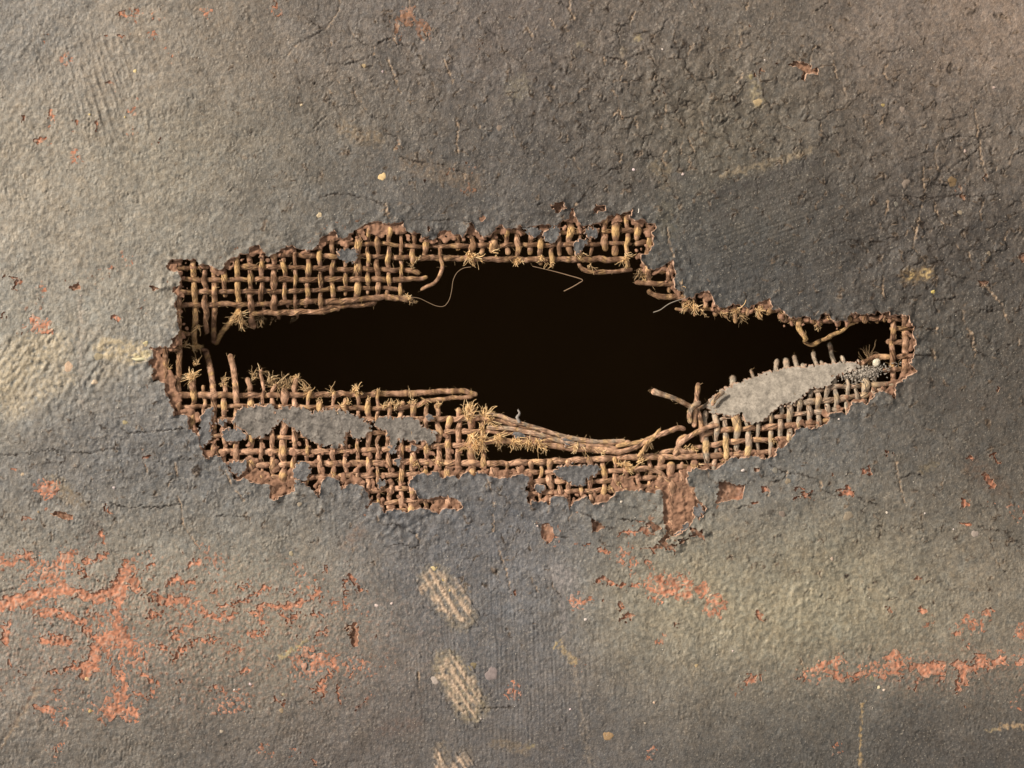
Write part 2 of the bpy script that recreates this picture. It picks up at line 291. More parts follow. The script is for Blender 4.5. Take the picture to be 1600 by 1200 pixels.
# pigment of the painted surface with broad light and shade left in, sampled over the picture (x, y, sRGB)
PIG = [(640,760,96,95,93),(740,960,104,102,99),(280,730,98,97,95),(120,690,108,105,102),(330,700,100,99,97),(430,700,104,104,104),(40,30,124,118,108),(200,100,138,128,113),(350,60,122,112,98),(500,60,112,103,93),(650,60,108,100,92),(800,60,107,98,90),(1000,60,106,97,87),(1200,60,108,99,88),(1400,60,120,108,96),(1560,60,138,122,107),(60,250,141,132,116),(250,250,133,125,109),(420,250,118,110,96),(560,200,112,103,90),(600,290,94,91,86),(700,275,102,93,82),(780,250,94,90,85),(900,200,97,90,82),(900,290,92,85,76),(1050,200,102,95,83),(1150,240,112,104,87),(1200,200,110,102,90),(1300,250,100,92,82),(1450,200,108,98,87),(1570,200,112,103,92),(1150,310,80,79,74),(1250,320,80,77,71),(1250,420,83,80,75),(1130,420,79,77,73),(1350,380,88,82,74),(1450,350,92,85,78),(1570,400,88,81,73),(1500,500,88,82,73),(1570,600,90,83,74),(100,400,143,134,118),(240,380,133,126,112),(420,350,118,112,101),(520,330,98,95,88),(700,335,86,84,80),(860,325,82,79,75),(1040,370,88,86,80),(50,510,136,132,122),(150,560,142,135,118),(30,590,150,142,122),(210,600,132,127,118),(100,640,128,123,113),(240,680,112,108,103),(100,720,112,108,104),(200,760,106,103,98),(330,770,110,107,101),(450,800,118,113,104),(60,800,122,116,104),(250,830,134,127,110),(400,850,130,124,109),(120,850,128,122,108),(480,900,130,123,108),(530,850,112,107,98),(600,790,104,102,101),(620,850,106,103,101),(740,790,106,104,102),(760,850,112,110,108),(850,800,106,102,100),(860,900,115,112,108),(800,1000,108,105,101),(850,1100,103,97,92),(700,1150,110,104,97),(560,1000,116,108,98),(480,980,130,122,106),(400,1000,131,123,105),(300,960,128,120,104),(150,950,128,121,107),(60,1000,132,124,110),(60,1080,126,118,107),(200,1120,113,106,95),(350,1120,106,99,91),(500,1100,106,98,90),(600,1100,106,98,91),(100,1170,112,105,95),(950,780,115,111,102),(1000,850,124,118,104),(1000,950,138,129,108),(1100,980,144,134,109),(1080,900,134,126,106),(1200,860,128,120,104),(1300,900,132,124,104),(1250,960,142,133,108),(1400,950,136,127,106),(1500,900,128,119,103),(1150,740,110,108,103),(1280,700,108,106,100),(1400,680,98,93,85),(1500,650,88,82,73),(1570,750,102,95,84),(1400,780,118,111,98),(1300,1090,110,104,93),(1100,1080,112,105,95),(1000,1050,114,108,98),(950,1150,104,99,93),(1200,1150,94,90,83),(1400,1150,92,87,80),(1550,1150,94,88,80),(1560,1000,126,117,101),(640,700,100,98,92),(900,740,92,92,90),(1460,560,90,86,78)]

# soft stains and strokes of thin paint (points, radius, softness, sRGB, strength)
MARKS = [
([(1000,288),(1060,275)],6,10,(82,80,76),.6),([(1130,272),(1175,262),(1215,251),(1265,236)],4,5,(150,138,112),.75),([(1120,300),(1180,285),(1230,268),(1275,250)],9,5,(74,72,68),.7),([(1130,330),(1200,310),(1290,290)],16,24,(78,76,71),.55),
([(125,470),(126,500),(127,520)],2.5,4,(176,168,150),.7),([(127,520),(125,545),(126,570),(127,640)],2,4,(160,154,140),.5),
([(1350,1090),(1346,1130),(1345,1160),(1344,1205)],[.8,1,1.4,2],1.6,(178,156,112),.9),([(1540,1143),(1555,1140)],1,2,(180,165,125),.7),([(1562,1136),(1605,1132)],3,3,(190,165,125),.75),
([(62,1062),(35,1108),(0,1165)],[1.5,3.5,6],4,(96,86,74),.75),([(66,1066),(40,1110),(6,1163)],[1,1.5,2],3,(176,160,134),.6),
([(868,905),(876,930),(882,985)],3,7,(150,146,140),.55),([(880,1000),(895,1030),(905,1090),(920,1190)],[3,1.5,1.5,2.5],4,(150,140,122),.45),([(865,1010),(876,1000)],1,2,(205,185,130),.8),([(876,1012),(884,1020),(897,1035)],3,4,(196,172,120),.6),
([(437,1027),(452,1018),(470,1008),(478,1000)],2.2,2.5,(196,184,128),.7),([(1208,430),(1425,425)],0,1,(0,0,0),0),
([(1416,430),(1430,432),(1448,425)],8,8,(150,128,88),.6),([(1420,436),(1426,425)],2,2,(205,180,120),.8),([(1440,428),(1448,420),(1450,432)],2.4,2,(225,200,140),.8),
([(537,200),(560,212),(590,215)],8,12,(136,120,92),.5),([(640,255),(690,270),(740,285)],10,14,(124,108,86),.5),
([(95,755),(105,765),(80,750)],6,8,(150,136,105),.5),([(100,775),(125,785)],8,8,(136,120,92),.5),([(150,845),(145,820),(135,860)],10,10,(98,92,84),.6),
([(870,895),(885,905)],12,16,(165,162,156),.6),([(1190,660),(1195,680)],0,1,(0,0,0),0),([(1180,140),(1182,160)],7,6,(165,155,122),.6),([(1172,118),(1173,128)],4,4,(150,140,110),.5),([(1165,40),(1150,48)],4,4,(150,138,116),.5),
([(1025,262),(1040,265)],8,8,(125,115,92),.6),([(1040,285)],10,9,(118,110,90),.5),([(1018,232),(1028,236)],7,4,(122,116,104),.6),
([(812,135),(806,140)],14,12,(140,136,112),.35),([(1040,325),(1045,360)],10,14,(104,102,86),.5),([(970,85),(972,80)],5,5,(140,130,108),.5),([(905,70),(908,68)],3,3,(165,155,125),.5),([(993,62),(1000,58)],2.5,3,(185,172,130),.6),
([(165,545),(190,548),(215,552)],14,10,(192,180,146),.85),([(0,600),(40,565),(80,540)],20,22,(192,182,152),.7),([(20,640),(60,610),(100,590)],12,16,(188,178,150),.6),([(0,560),(40,530)],8,14,(184,176,150),.5),([(150,590),(190,575)],8,12,(158,150,128),.4),([(100,540),(150,515)],6,12,(160,152,132),.4),([(212,556),(234,553)],3.5,2.5,(205,195,150),.8),([(265,545)],3,4,(200,190,150),.3),([(60,540),(30,580),(15,620)],10,18,(158,148,122),.4),
([(560,830),(540,850)],5,12,(140,110,84),.35),([(775,1160),(820,1170)],6,8,(145,128,96),.4),([(830,1165)],3,4,(180,165,110),.5),([(600,1140),(650,1130)],8,10,(112,98,88),.5),
([(1320,640),(1360,640)],0,1,(0,0,0),0),([(1460,725),(1440,735)],3,5,(140,128,96),.4),([(1520,730),(1560,760)],10,14,(112,92,74),.4),
([(1560,745),(1558,765)],6,8,(90,84,74),.5),([(1405,600),(1450,610),(1560,640)],10,20,(84,79,72),.4),
([(680,905),(700,935),(720,962)],22,10,(150,142,120),.62),([(700,1040),(720,1072),(738,1104)],22,10,(158,148,120),.7),
([(690,1170),(690,1200)],10,8,(138,128,108),.5),([(725,1180)],10,8,(138,128,108),.4),
([(560,1105),(575,1090)],1,2,(150,100,76),.7),([(725,910),(729,925)],2,5,(150,134,100),.5),
]

# round spatters and specks standing on the paint: x, y, radius, sRGB
SPATTER = [(597,276,6.5,(222,202,148)),(499,336,4.5,(214,204,164)),(1173,120,4,(160,150,118)),(1184,160,7,(172,160,126)),(1415,287,7,(140,132,116)),(1400,319,4,(140,134,122)),(1500,332,4,(142,134,118)),(1545,396,4,(140,130,108)),(1458,456,3.5,(206,192,120)),(1325,806,8,(156,149,126)),(1222,803,5.5,(136,132,118)),(1523,834,6,(166,160,146)),(1386,801,2.3,(222,216,204)),(1300,873,3,(190,180,160)),(950,1150,8,(164,142,112)),(455,865,4,(168,164,136)),(588,946,3,(222,214,196)),(612,943,2.2,(220,214,204)),(680,1063,7,(186,178,168)),(768,1053,11,(150,147,144)),(738,1041,7,(136,127,102)),(443,1085,2.6,(170,160,130)),(440,1110,4,(160,146,120)),(141,1111,3.2,(206,188,128)),(136,1061,3.4,(206,188,140)),(346,1143,3,(176,166,148)),(391,1069,2.4,(210,204,196)),(366,1078,1.8,(224,220,212)),(1373,1074,2.8,(206,198,170)),(1381,1078,2.2,(210,204,184)),(1362,1060,4,(148,144,118)),(891,1108,1.8,(226,222,214)),(915,968,2.6,(214,208,198)),(990,265,2.4,(226,222,214)),(1067,272,2.4,(226,222,212)),(569,103,3.6,(176,158,124)),(598,112,2,(208,196,190)),(471,164,2.2,(212,204,168)),(211,111,3,(212,198,152)),(140,179,2,(206,190,140)),(195,183,1.8,(206,190,140)),(107,573,8,(196,178,146)),(148,597,5,(206,196,164)),(154,557,7,(168,158,134)),(1410,171,5,(148,140,126)),(1543,59,4,(146,138,122)),(1553,137,2.6,(190,180,164)),(1380,164,3,(178,160,112)),(1488,284,8,(132,114,86)),(1508,236,2.6,(180,172,160)),(1211,735,5,(140,134,122)),(1231,752,5,(142,136,120)),(1161,735,2.8,(222,216,206)),(971,784,2.2,(222,216,204)),(942,790,1.8,(220,214,204)),(840,822,1.6,(220,214,204)),(1311,655,1.8,(224,220,212)),(1445,802,1.4,(222,216,206)),(1490,827,1.6,(222,216,206)),(780,200,5,(126,120,108)),(228,536,4,(200,190,150)),(195,660,4,(170,160,128)),(178,762,2.4,(200,196,188)),(35,741,3,(190,178,148)),(468,788,4,(160,154,136)),(126,462,1.2,(220,214,204)),(860,30,1.4,(220,210,190)),(1035,77,1.6,(224,220,208)),(1195,94,1.4,(222,216,206)),(693,905,4,(210,190,132)),(678,888,5,(212,200,150)),(703,922,3,(222,206,150)),(752,1123,2,(200,194,186)),(228,539,160*0+3,(190,180,140)),(1125,938,3,(150,144,110)),(1088,1040,3,(176,164,126)),(1145,1017,1.6,(220,214,204)),(1022,1098,2.2,(210,196,170)),(1562,930,3,(160,152,132)),(60,800,2,(150,140,110)),(1008,580*0+1130,2,(170,160,140))]

# columns of the weave (warp positions) and rows (weft: row number, points, radius)
VX = [240,258,279,300,318,333,349.5,369,390,408,426,443.5,459.5,480,499,519.5,539,558,575.5,589.5,608,626,645,665,685,700,716,736,755,772,791,809,829,845,860,874,890,907,924,944,961,979,997,1014,1032,1048,1066,1085,1104,1119,1135,1152,1169,1185,1205,1220,1235,1250,1266,1280,1294,1307,1324,1339,1352,1367,1382,1397,1415]
V_TOP_END = {300:None,318:520,333:None,349.5:464,369:None,390:512,408:484,426:498,443.5:480,459.5:496,480:480,499:490,519.5:474,539:462,558:472,575.5:460,589.5:470,608:461,626:467,645:413,665:402,685:None,716:391,736:414,755:398,772:395,791:398,809:413,829:398,845:414,860:413,874:400,890:398,907:410,924:400,944:392,961:400,979:418,997:376,1014:440,1032:428,1048:457,1066:480,1085:494,1104:482,1119:494,1135:491,1152:505,1169:494,1185:499,1205:492,1220:499,1235:500,1266:506,1280:510,1294:502,1307:510,1324:504,1339:505,1352:505,1367:505,1382:503}
V_BOT_START = {300:588,318:602,333:None,349.5:594,369:None,390:590,408:577,426:600,443.5:606,459.5:590,480:608,499:624,519.5:611,539:622,558:608,575.5:622,589.5:608,608:628,626:627,645:627,665:632,685:631,700:650,716:637,736:635,755:648,772:722,791:722,809:720,829:720,845:720,860:718,874:718,890:718,907:718,924:716,944:716,961:714,979:714,997:726,1014:712,1032:712,1048:722,1066:722,1085:704,1104:642,1119:612,1135:600,1152:590,1169:586,1185:582,1205:570,1220:560,1235:561,1250:552,1266:557,1280:546,1294:541,1307:534,1324:546,1339:572,1352:571,1367:566}
# loose or displaced warp ends drawn one by one: points (x, y, extra depth), radius
V_SPECIAL = [
([(279,396,0),(279,450,0),(278,500,0),(279,530,0),(278,570,0),(277,610,0),(279,640,0),(280,662,0)],4.3),
([(300,398,0),(302,440,0),(303,470,0),(301,500,2),(297,520,4),(296,539,4)],4.6),
([(333,405,0),(334,450,0),(333,478,0),(329,503,-4),(324,535,-12)],4.4),
([(369,390,0),(370,440,0),(371,478,0),(360,497,-4),(342,515,-10),(325,536,-18)],4.2),
([(685,352,0),(687,380,0),(688,402,2),(691,415,4),(686,432,5),(677,443,4),(665,448,2),(657,453,0)],2.8),
([(333,712,0),(333,670,0),(333,640,0),(331,605,-4),(322,570,-14),(311,545,-24)],4.6),
([(369,735,0),(368,700,0),(369,650,0),(368,615,2),(364,580,6),(357,553,8)],4.8),
([(1085,668,6),(1087,645,6),(1091,620,4),(1095,598,0)],4.0),
([(1397,488,0),(1397,520,0),(1396,560,0),(1398,600,0),(1397,628,0)],4.4),
([(1415,482,0),(1416,520,0),(1416,560,0),(1413,590,0),(1410,606,0)],5.2),
([(240,538,0),(241,560,0),(240,592,0)],4.0),([(258,534,0),(258,570,0),(259,604,0)],4.4),
([(1092,642,4),(1096,665,2),(1099,692,0)],4.6),
([(1250,490,0),(1249,501,3),(1249,513,4),(1256,524,5),(1264,535,5),(1275,538,5),(1288,531,4),(1302,523,2),(1318,516,0),(1328,507,-2),(1338,504,-3)],[4.5,4.5,4.2,3.2,3,3,3,2.8,2.8,2.8,3]),
([(1015,735,4),(1030,737,5),(1040,747,4),(1050,757,2),(1062,766,0),(1066,785,-1)],[4,3.5,2.6,2.4,2.2,2]),
]
ROWS = [
(-3,[(938,341),(950,339),(990,338),(1004,342)],4),(-2,[(555,362),(590,361),(636,361)],5),(-2,[(770,362),(790,361),(822,361)],4.5),(-2,[(868,363),(905,361),(937,361)],4.6),(-2,[(940,361),(962,360),(1026,359)],4.3),
(-1,[(490,379),(520,378),(560,380),(600,381),(650,384),(720,384),(800,382),(860,382),(900,381),(950,380),(988,380)],4.6),(-1,[(992,380),(1026,379)],4.6),
(0,[(412,398),(450,397),(500,399),(560,400),(600,401),(660,403),(740,404),(800,405),(860,405),(920,405),(979,405)],5.2),
(1,[(255,415),(285,418),(350,416),(400,417),(450,417),(520,420),(580,421),(630,422),(656,425)],4.0),
(2,[(276,436),(320,437),(400,436),(470,437),(520,436),(580,436),(640,436),(668,433)],3.9),
(3,[(262,455),(300,456),(360,455),(420,455),(480,453),(540,451),(600,449),(632,455)],4.0),
(4,[(268,476),(330,475),(400,475),(460,472),(520,470),(560,468),(600,464),(641,468)],4.4),
(5,[(390,488),(430,488),(470,487),(500,485),(530,481)],4.2),(5,[(500,480),(540,476),(565,476),(588,471)],4.4),
(6,[(262,524),(276,520),(292,521)],4.2),
(7,[(226,548),(255,546),(281,546)],4.4),(9,[(232,584),(258,586),(282,592)],4.2),
(11,[(258,618),(300,617.5),(400,618),(520,617),(560,617),(600,615),(650,615),(690,612),(722,611),(746,618)],4.2),
(12,[(262,636),(330,635),(400,634),(470,637),(545,637),(600,638),(645,635),(665,627),(690,624),(740,619)],3.9),
(13,[(300,656),(400,655),(500,656),(600,655),(690,655),(725,653),(760,655),(800,662),(840,672),(880,682),(920,690),(960,692),(986,690)],4.4),
(14,[(308,682),(350,681),(430,684),(480,681),(560,678),(620,676),(680,676),(740,674),(790,676),(830,684),(870,688),(920,695),(966,700)],4.4),
(15,[(310,709),(345,706),(400,706),(480,706),(560,704),(620,702),(682,697),(730,695),(770,690),(810,690),(850,694),(890,700),(930,702),(972,706)],4.3),
(16,[(346,728),(388,727),(440,726),(500,725),(560,724),(620,722),(690,722),(760,725),(830,722),(900,720),(960,716),(1010,714),(1096,713),(1150,710),(1216,705)],5.0),
(17,[(384,744),(440,746),(500,746),(560,743),(600,743),(650,741),(720,738),(800,738),(870,738),(950,737),(1020,732),(1060,730),(1126,727)],4.3),
(18,[(410,766),(450,764),(476,764)],4.6),(18,[(576,768),(615,764),(650,762)],4.4),(18,[(812,754),(870,752),(930,753),(980,748),(1040,747),(1088,747)],4.0),
(19,[(580,787),(625,784),(680,782),(732,782)],4.2),(19,[(818,771),(880,769),(940,767),(1000,762),(1040,761),(1094,764)],4.1),
(20,[(590,802),(620,800),(648,798)],4.3),
(3,[(1278,600),(1310,588),(1335,575),(1350,568),(1370,558),(1400,556)],3.4),(4,[(1270,612),(1297,608),(1310,603),(1340,604),(1360,601),(1402,600)],4.6),(5,[(1240,632),(1260,629),(1290,626),(1320,622),(1350,618),(1386,606)],4.6),
(6,[(1190,656),(1210,652),(1240,648),(1280,643),(1336,638)],4.3),(7,[(1096,682),(1120,674),(1160,670),(1200,668),(1240,664),(1275,661),(1304,654)],4.7),(8,[(1080,700),(1110,696),(1140,691),(1180,688),(1220,686),(1256,681)],4.7),
(5,[(1106,666),(1125,656),(1150,653),(1178,661)],3.6),(4,[(1090,642),(1110,630),(1126,620)],3.8),
(5,[(1392,513),(1434,514)],3.8),(6,[(1390,534),(1436,535)],4.8),(7,[(1392,557),(1434,556)],3.8),(8,[(1380,578),(1425,578),(1440,584)],4.3),(4,[(1318,499),(1360,498),(1428,499)],4.2),
(1,[(903,410),(912,420),(930,425),(960,424),(989,420)],4),(1,[(996,424),(1020,423),(1056,424)],4.3),(2,[(992,441),(1020,442),(1062,444)],4.8),(3,[(1012,453),(1025,462),(1060,464),(1076,466)],4.6),
(4,[(1055,482),(1085,484),(1115,483),(1127,488),(1138,498)],3.8),(4,[(1128,486),(1165,485),(1217,484)],4),(4,[(1222,499),(1260,500),(1305,501)],3.4),
]
# strands gathered along the lower lip of the tear: points (x, y, z), radius
STRANDS = [
([(720,656,0),(770,648,2),(800,657,3),(845,671,3),(890,684,3),(930,690,2),(978,689,1)],3.4),
([(925,704,0),(960,706,2),(978,704,4),(1000,695,5),(1020,683,5),(1040,676,3),(1060,669,0),(1072,671,-3)],4.0),
([(962,697,4),(980,694,5),(1003,690,5),(1016,683,4)],3.2),
([(996,714,5),(1004,704,7),(1012,692,7),(1024,680,5),(1032,670,4)],3.0),
([(1054,712,2),(1062,694,4),(1076,683,5),(1092,674,4),(1108,667,3),(1124,664,2)],3.8),
([(1076,706,3),(1066,704,4),(1059,696,4),(1062,686,3),(1074,680,2)],3.0),
([(1030,709,-2),(1050,704,0),(1070,706,1),(1086,705,2)],3.6),
([(1082,637,2),(1066,628,3),(1050,621,3),(1034,616,2),(1018,611,1)],[4.2,3.8,3.6,4.2,5.2]),
([(1079,662,3),(1078,648,4),(1083,636,4),(1096,628,2)],4.0),
([(760,668,3),(800,670,4),(840,679,4),(880,690,3),(915,698,2)],3.6),
([(1114,634,3),(1120,622,2),(1134,612,0)],3.4),
([(990,735,3),(1004,730,5),(1020,734,4),(1034,742,3)],2.6),
]
# islands of paint still stuck to the bare weave
FLAKES = [
[(527,393),(540,389),(556,389),(559,400),(555,409),(541,409),(530,404)],[(815,354),(830,353),(842,357),(845,364),(838,371),(828,367),(820,361)],[(848,365),(860,355),(873,354),(874,368),(868,377),(858,380),(850,374)],[(914,363),(917,356),(930,356),(936,365),(930,372),(918,370)],[(895,385),(900,377),(915,374),(920,375),(913,385),(907,392),(902,398),(897,393)],
[(315,650),(325,638),(334,637),(330,655),(328,672),(330,685),(322,695),(314,699),(312,685),(311,672)],
[(363,660),(371,640),(400,632),(425,632),(430,641),(443,636),(470,636),(490,645),(510,640),(530,640),(545,645),(560,650),(575,660),(579,668),(578,680),(565,686),(550,683),(547,672),(540,680),(537,697),(525,701),(515,695),(505,697),(490,690),(480,685),(470,676),(455,668),(440,655),(428,668),(420,675),(410,684),(395,683),(387,675),(375,668)],
[(583,660),(590,652),(608,650),(613,655),(625,652),(637,650),(650,655),(660,665),(668,672),(680,672),(680,690),(672,694),(655,690),(645,694),(645,688),(630,687),(618,692),(610,700),(608,690),(607,680),(598,670),(590,672)],
[(348,675),(355,670),(372,670),(380,674),(386,686),(370,689),(350,688)],[(338,662),(345,655),(355,655),(348,666)],[(354,724),(362,722),(386,720),(384,733),(374,744),(362,738)],[(457,735),(468,720),(480,722),(486,736),(478,751),(465,752),(458,743)],
[(865,736),(870,731),(895,727),(915,728),(930,726),(938,730),(930,742),(915,748),(914,757),(905,760),(895,757),(880,748),(868,743)],[(836,762),(840,757),(850,757),(852,765),(845,769),(837,767)],
[(614,722),(620,716),(628,716),(628,722),(622,728)],[(608,698),(618,697),(618,708),(610,709)],[(641,697),(650,696),(650,704),(642,703)],[(665,650),(673,646),(677,652),(670,658)],
[(1112,646),(1108,634),(1116,622),(1134,610),(1158,598),(1180,590),(1200,583),(1225,577),(1250,573),(1275,571),(1300,568),(1325,566),(1342,565),(1346,572),(1330,580),(1310,586),(1297,585),(1305,590),(1300,600),(1285,606),(1268,606),(1258,615),(1250,624),(1235,630),(1222,632),(1212,640),(1200,650),(1188,658),(1175,663),(1165,657),(1160,645),(1145,650),(1130,647)],
[(1084,793),(1093,788),(1100,795),(1095,807),(1088,809),(1083,800)],[(1052,838),(1063,829),(1077,824),(1078,833),(1066,843),(1056,846)],[(1064,822),(1072,817),(1078,822),(1070,828)],
[(800,674),(812,672),(822,678),(816,684),(804,682)],[(880,684),(892,682),(897,690),(888,697),(880,692)],[(842,678),(850,677),(852,684),(844,686)],[(590,752),(598,749),(604,756),(598,762),(590,760)],
]
FLAKE_LABEL = {6:"long grey sheet of paint with rippled surface still bridging the threads",18:"large pale dusty plate of paint bent back with the torn canvas",4:"heart shaped dark flake caught on the threads",0:"small lone grey flake on the upper threads"}
# places where brown ground still fills the weave next to the paint edge: x, y, reach
RESIDUE = [(592,356,26),(700,368,14),(790,358,14),(735,358,12),(850,356,14),(900,338,16),(960,340,14),(995,352,14),(1018,360,12),(1050,425,10),(1105,462,14),(1200,475,12),(1422,540,12),(1418,580,14),(1395,605,14),(1340,628,10),(1290,645,10),(1225,695,12),(1170,712,12),(1100,730,10),(1060,790,60),(1080,775,30),(975,752,26),(950,742,16),(1000,740,14),(690,782,22),(715,788,14),(650,790,10),(660,752,10),(700,742,18),(780,742,20),(820,742,14),(550,750,14),(430,765,26),(400,745,26),(392,720,24),(455,745,24),(415,712,14),(575,690,26),(600,700,12),(560,695,14),(640,690,10),(350,665,12),(300,650,18),(270,620,22),(250,575,26),(262,595,26),(245,552,16),(275,530,12),(270,415,14),(275,460,14),(340,422,14),(355,412,12),(400,392,14),(450,390,14),(515,370,16),(540,378,14),(305,690,14),(330,715,14),(865,780,8),(935,776,12),(1270,655,8),(570,372,14),(620,352,18),(360,690,10),(440,690,10),(465,760,10),(500,760,10),(1140,705,8)]
RESIDUE_NO = [(560,385,8),(700,390,10),(450,720,8)]
# frayed ends: x, y, z, direction (deg, 0 = right, 90 = down), length, number of fibres, spread (deg), gold
TUFTS = [(300,592,4,-95,26,60,75,.95),(297,538,6,85,16,26,22,.9),(303,508,6,40,14,10,50,.9),(372,488,4,100,34,20,32,.7),(375,500,2,70,26,14,30,.5),(405,492,-8,110,18,14,60,.1),(425,496,-8,80,12,10,60,.1),(455,495,-8,60,9,7,60,.1),(390,505,-8,95,16,10,50,.1),
(738,398,5,82,26,34,16,1),(745,402,5,60,22,8,25,.9),(772,396,3,-35,14,8,60,.7),(810,404,4,88,14,22,16,.9),(845,402,4,90,16,16,18,.7),(858,410,3,92,10,12,30,.9),(905,396,4,85,14,18,20,.8),(922,412,2,30,16,8,30,.6),(980,402,5,100,20,20,24,.9),(984,400,5,-20,14,5,30,.8),(650,402,2,80,14,12,40,.5),(645,418,3,150,14,8,60,.4),(640,466,3,-160,24,12,30,.5),(646,468,3,20,10,14,60,.2),(1008,430,3,85,14,12,30,.7),(1000,420,2,110,22,14,60,.2),
(734,640,5,-85,14,36,60,.9),(733,655,6,-95,28,34,22,.75),(755,652,5,-50,30,30,40,.9),(762,660,5,-20,28,22,45,.7),(752,672,6,-70,14,10,40,.7),(735,680,6,60,34,30,22,1),(748,688,7,20,28,34,60,1),(742,694,7,95,24,26,22,1),(775,684,6,75,34,30,16,.85),(782,688,5,120,20,12,40,.7),(806,686,6,70,24,24,20,.85),(822,690,6,50,24,20,24,.85),(842,690,6,70,26,24,20,.9),(850,698,6,40,16,14,50,.8),(901,694,6,105,22,20,18,.9),(912,698,5,60,16,12,24,.7),(934,700,5,80,12,10,24,.7),(800,692,5,40,20,12,30,.7),(720,702,4,60,18,10,50,.5),(665,700,4,90,12,10,40,.8),(685,718,4,92,14,20,12,.95),(650,722,4,80,14,14,20,.8),(664,738,3,100,10,10,40,.7),
(978,724,6,-160,14,22,50,1),(980,726,6,75,16,26,70,1),(1000,722,7,-60,18,16,22,1),(985,733,6,20,16,16,40,.9),(1016,690,7,130,16,10,40,.8),(1076,704,5,-30,14,10,60,.7),(1082,700,5,50,10,14,50,.9),(1080,640,5,-100,10,10,60,.6),(1020,611,2,180,7,20,60,.1),
(1078,472,4,105,24,14,14,.7),(1086,478,5,80,20,16,16,.95),(1094,484,4,40,14,10,24,.7),(1076,484,4,150,16,10,24,.7),(1130,486,3,60,18,14,24,.6),(1152,480,3,85,24,24,22,.8),(1160,490,2,60,18,14,50,.3),(1185,480,4,88,16,16,12,.9),(1190,486,3,60,10,8,50,.4),(1222,488,3,60,14,12,40,.4),(1236,498,2,40,10,12,60,.1),(1294,492,3,85,12,10,20,.7),(1280,504,2,70,12,10,50,.5),(1065,456,4,-45,16,6,24,.5),
(558,612,5,-85,16,26,26,.95),(541,630,5,-100,14,14,22,.9),(588,612,5,-95,10,12,30,.5),(575,628,4,-60,8,10,40,.6),(604,634,5,-110,14,16,50,.6),(620,634,5,-85,16,18,60,.6),(645,632,4,-80,8,12,40,.8),(642,622,3,-70,22,4,20,.3),(668,630,4,-140,18,5,30,.6),(684,634,4,-20,14,10,40,.6),(531,640,3,-120,10,10,50,.6),(520,612,2,-150,18,12,40,.4),
(430,606,-6,-95,32,40,40,.3),(443,608,-6,-70,28,24,36,.35),(420,600,-6,-100,24,20,40,.3),(458,596,-3,-80,14,20,40,.7),(480,612,0,-110,14,18,40,.5),(478,608,0,-140,22,12,24,.5),(499,626,2,-60,10,12,50,.5),(390,592,-8,-70,26,16,40,.3),(406,580,-8,-95,16,12,40,.3),(349,600,0,-80,12,16,50,.5),(349,602,2,-130,18,12,40,.4),(303,570,0,-80,18,10,30,.6),(285,540,0,-60,18,10,40,.6),(260,578,2,-60,12,10,40,.6),
(1372,572,-14,-150,36,20,26,.15),(1365,566,-14,-165,30,16,40,.15),(1304,588,-6,-120,14,20,60,.6),(1300,596,-4,90,14,10,60,.5),(1120,640,2,-150,12,12,50,.4),(1208,688,3,60,10,16,70,.5),(1136,720,3,80,12,12,30,.6),(1088,725,4,85,12,10,14,.9),
(970,753,3,-120,12,14,50,.6),(955,762,3,90,10,10,60,.5)]

# ------------------------------------------------------------------ fields made from the layout
SDP = np.full((NY, NX), -200.0)             # positive inside the bared area
sl = win(190, 290, 1480, 880)
SDP[sl] = poly_sd(PAINT_EDGE, XX[sl] + 0.8 * WX[sl], YY[sl] + 0.7 * WY[sl]) + 0.22 * N7[sl]

LOSS = np.full((NY, NX), -60.0)
for P in LOSS_POLY:
    xs = [p[0] for p in P]; ys = [p[1] for p in P]
    sl = win(min(xs) - 10, min(ys) - 10, max(xs) + 10, max(ys) + 10)
    LOSS[sl] = np.maximum(LOSS[sl], poly_sd(P, XX[sl] + 0.7 * WX[sl], YY[sl] + 0.7 * WY[sl]))
for pts, r in LOSS_LINES:
    big = 1.02 if (max(p_[0] for p_ in pts) < 600 and min(p_[1] for p_ in pts) > 780) else 1.0
    line_field(LOSS, pts, [q * big + (big > 1) * 0.2 for q in r] if hasattr(r, '__len__') else r * big + (big > 1) * 0.2, WX * 1.5 + WX2 * 1.3, WY * 1.5 + WY2 * 1.3, pad=12)
rough = np.exp(-(((XX - 260) / 330) ** 2 + ((YY - 990) / 110) ** 2)) + 0.8 * np.exp(-(((XX - 1450) / 190) ** 2 + ((YY - 1045) / 40) ** 2))
LOSS = LOSS + (0.4 + 1.4 * rough) * N7 * (LOSS > -12) + 1.5 * rough * N10 * (LOSS > -12) + 1.4 * rough * N18 * (LOSS > -12)
isl = (0.15 + np.clip(rough, 0, 1) * sm(900, 700, XX)) * np.clip(N18 + 0.8 * N10 - 0.35, 0, 2) * 6.0 * (LOSS > -12)       # islets of paint that stayed on
LOSS = np.where(LOSS > -12, LOSS - isl, LOSS)
# stray pinholes of lost paint in the worn lower left
pin = (N10 + 0.8 * N18 - 3.5 + 0.6 * rough) * 3.0
pin = np.where((XX > 0) & (XX < 620) & (rough > 0.25), pin, -10)
LOSS = np.maximum(LOSS, np.minimum(pin, 5))
LOSS = np.where((XX < -20) | (XX > 1620) | (YY < -20) | (YY > 1220), -60.0, LOSS)
EDGE = -np.maximum(SDP, LOSS)               # distance into sound paint

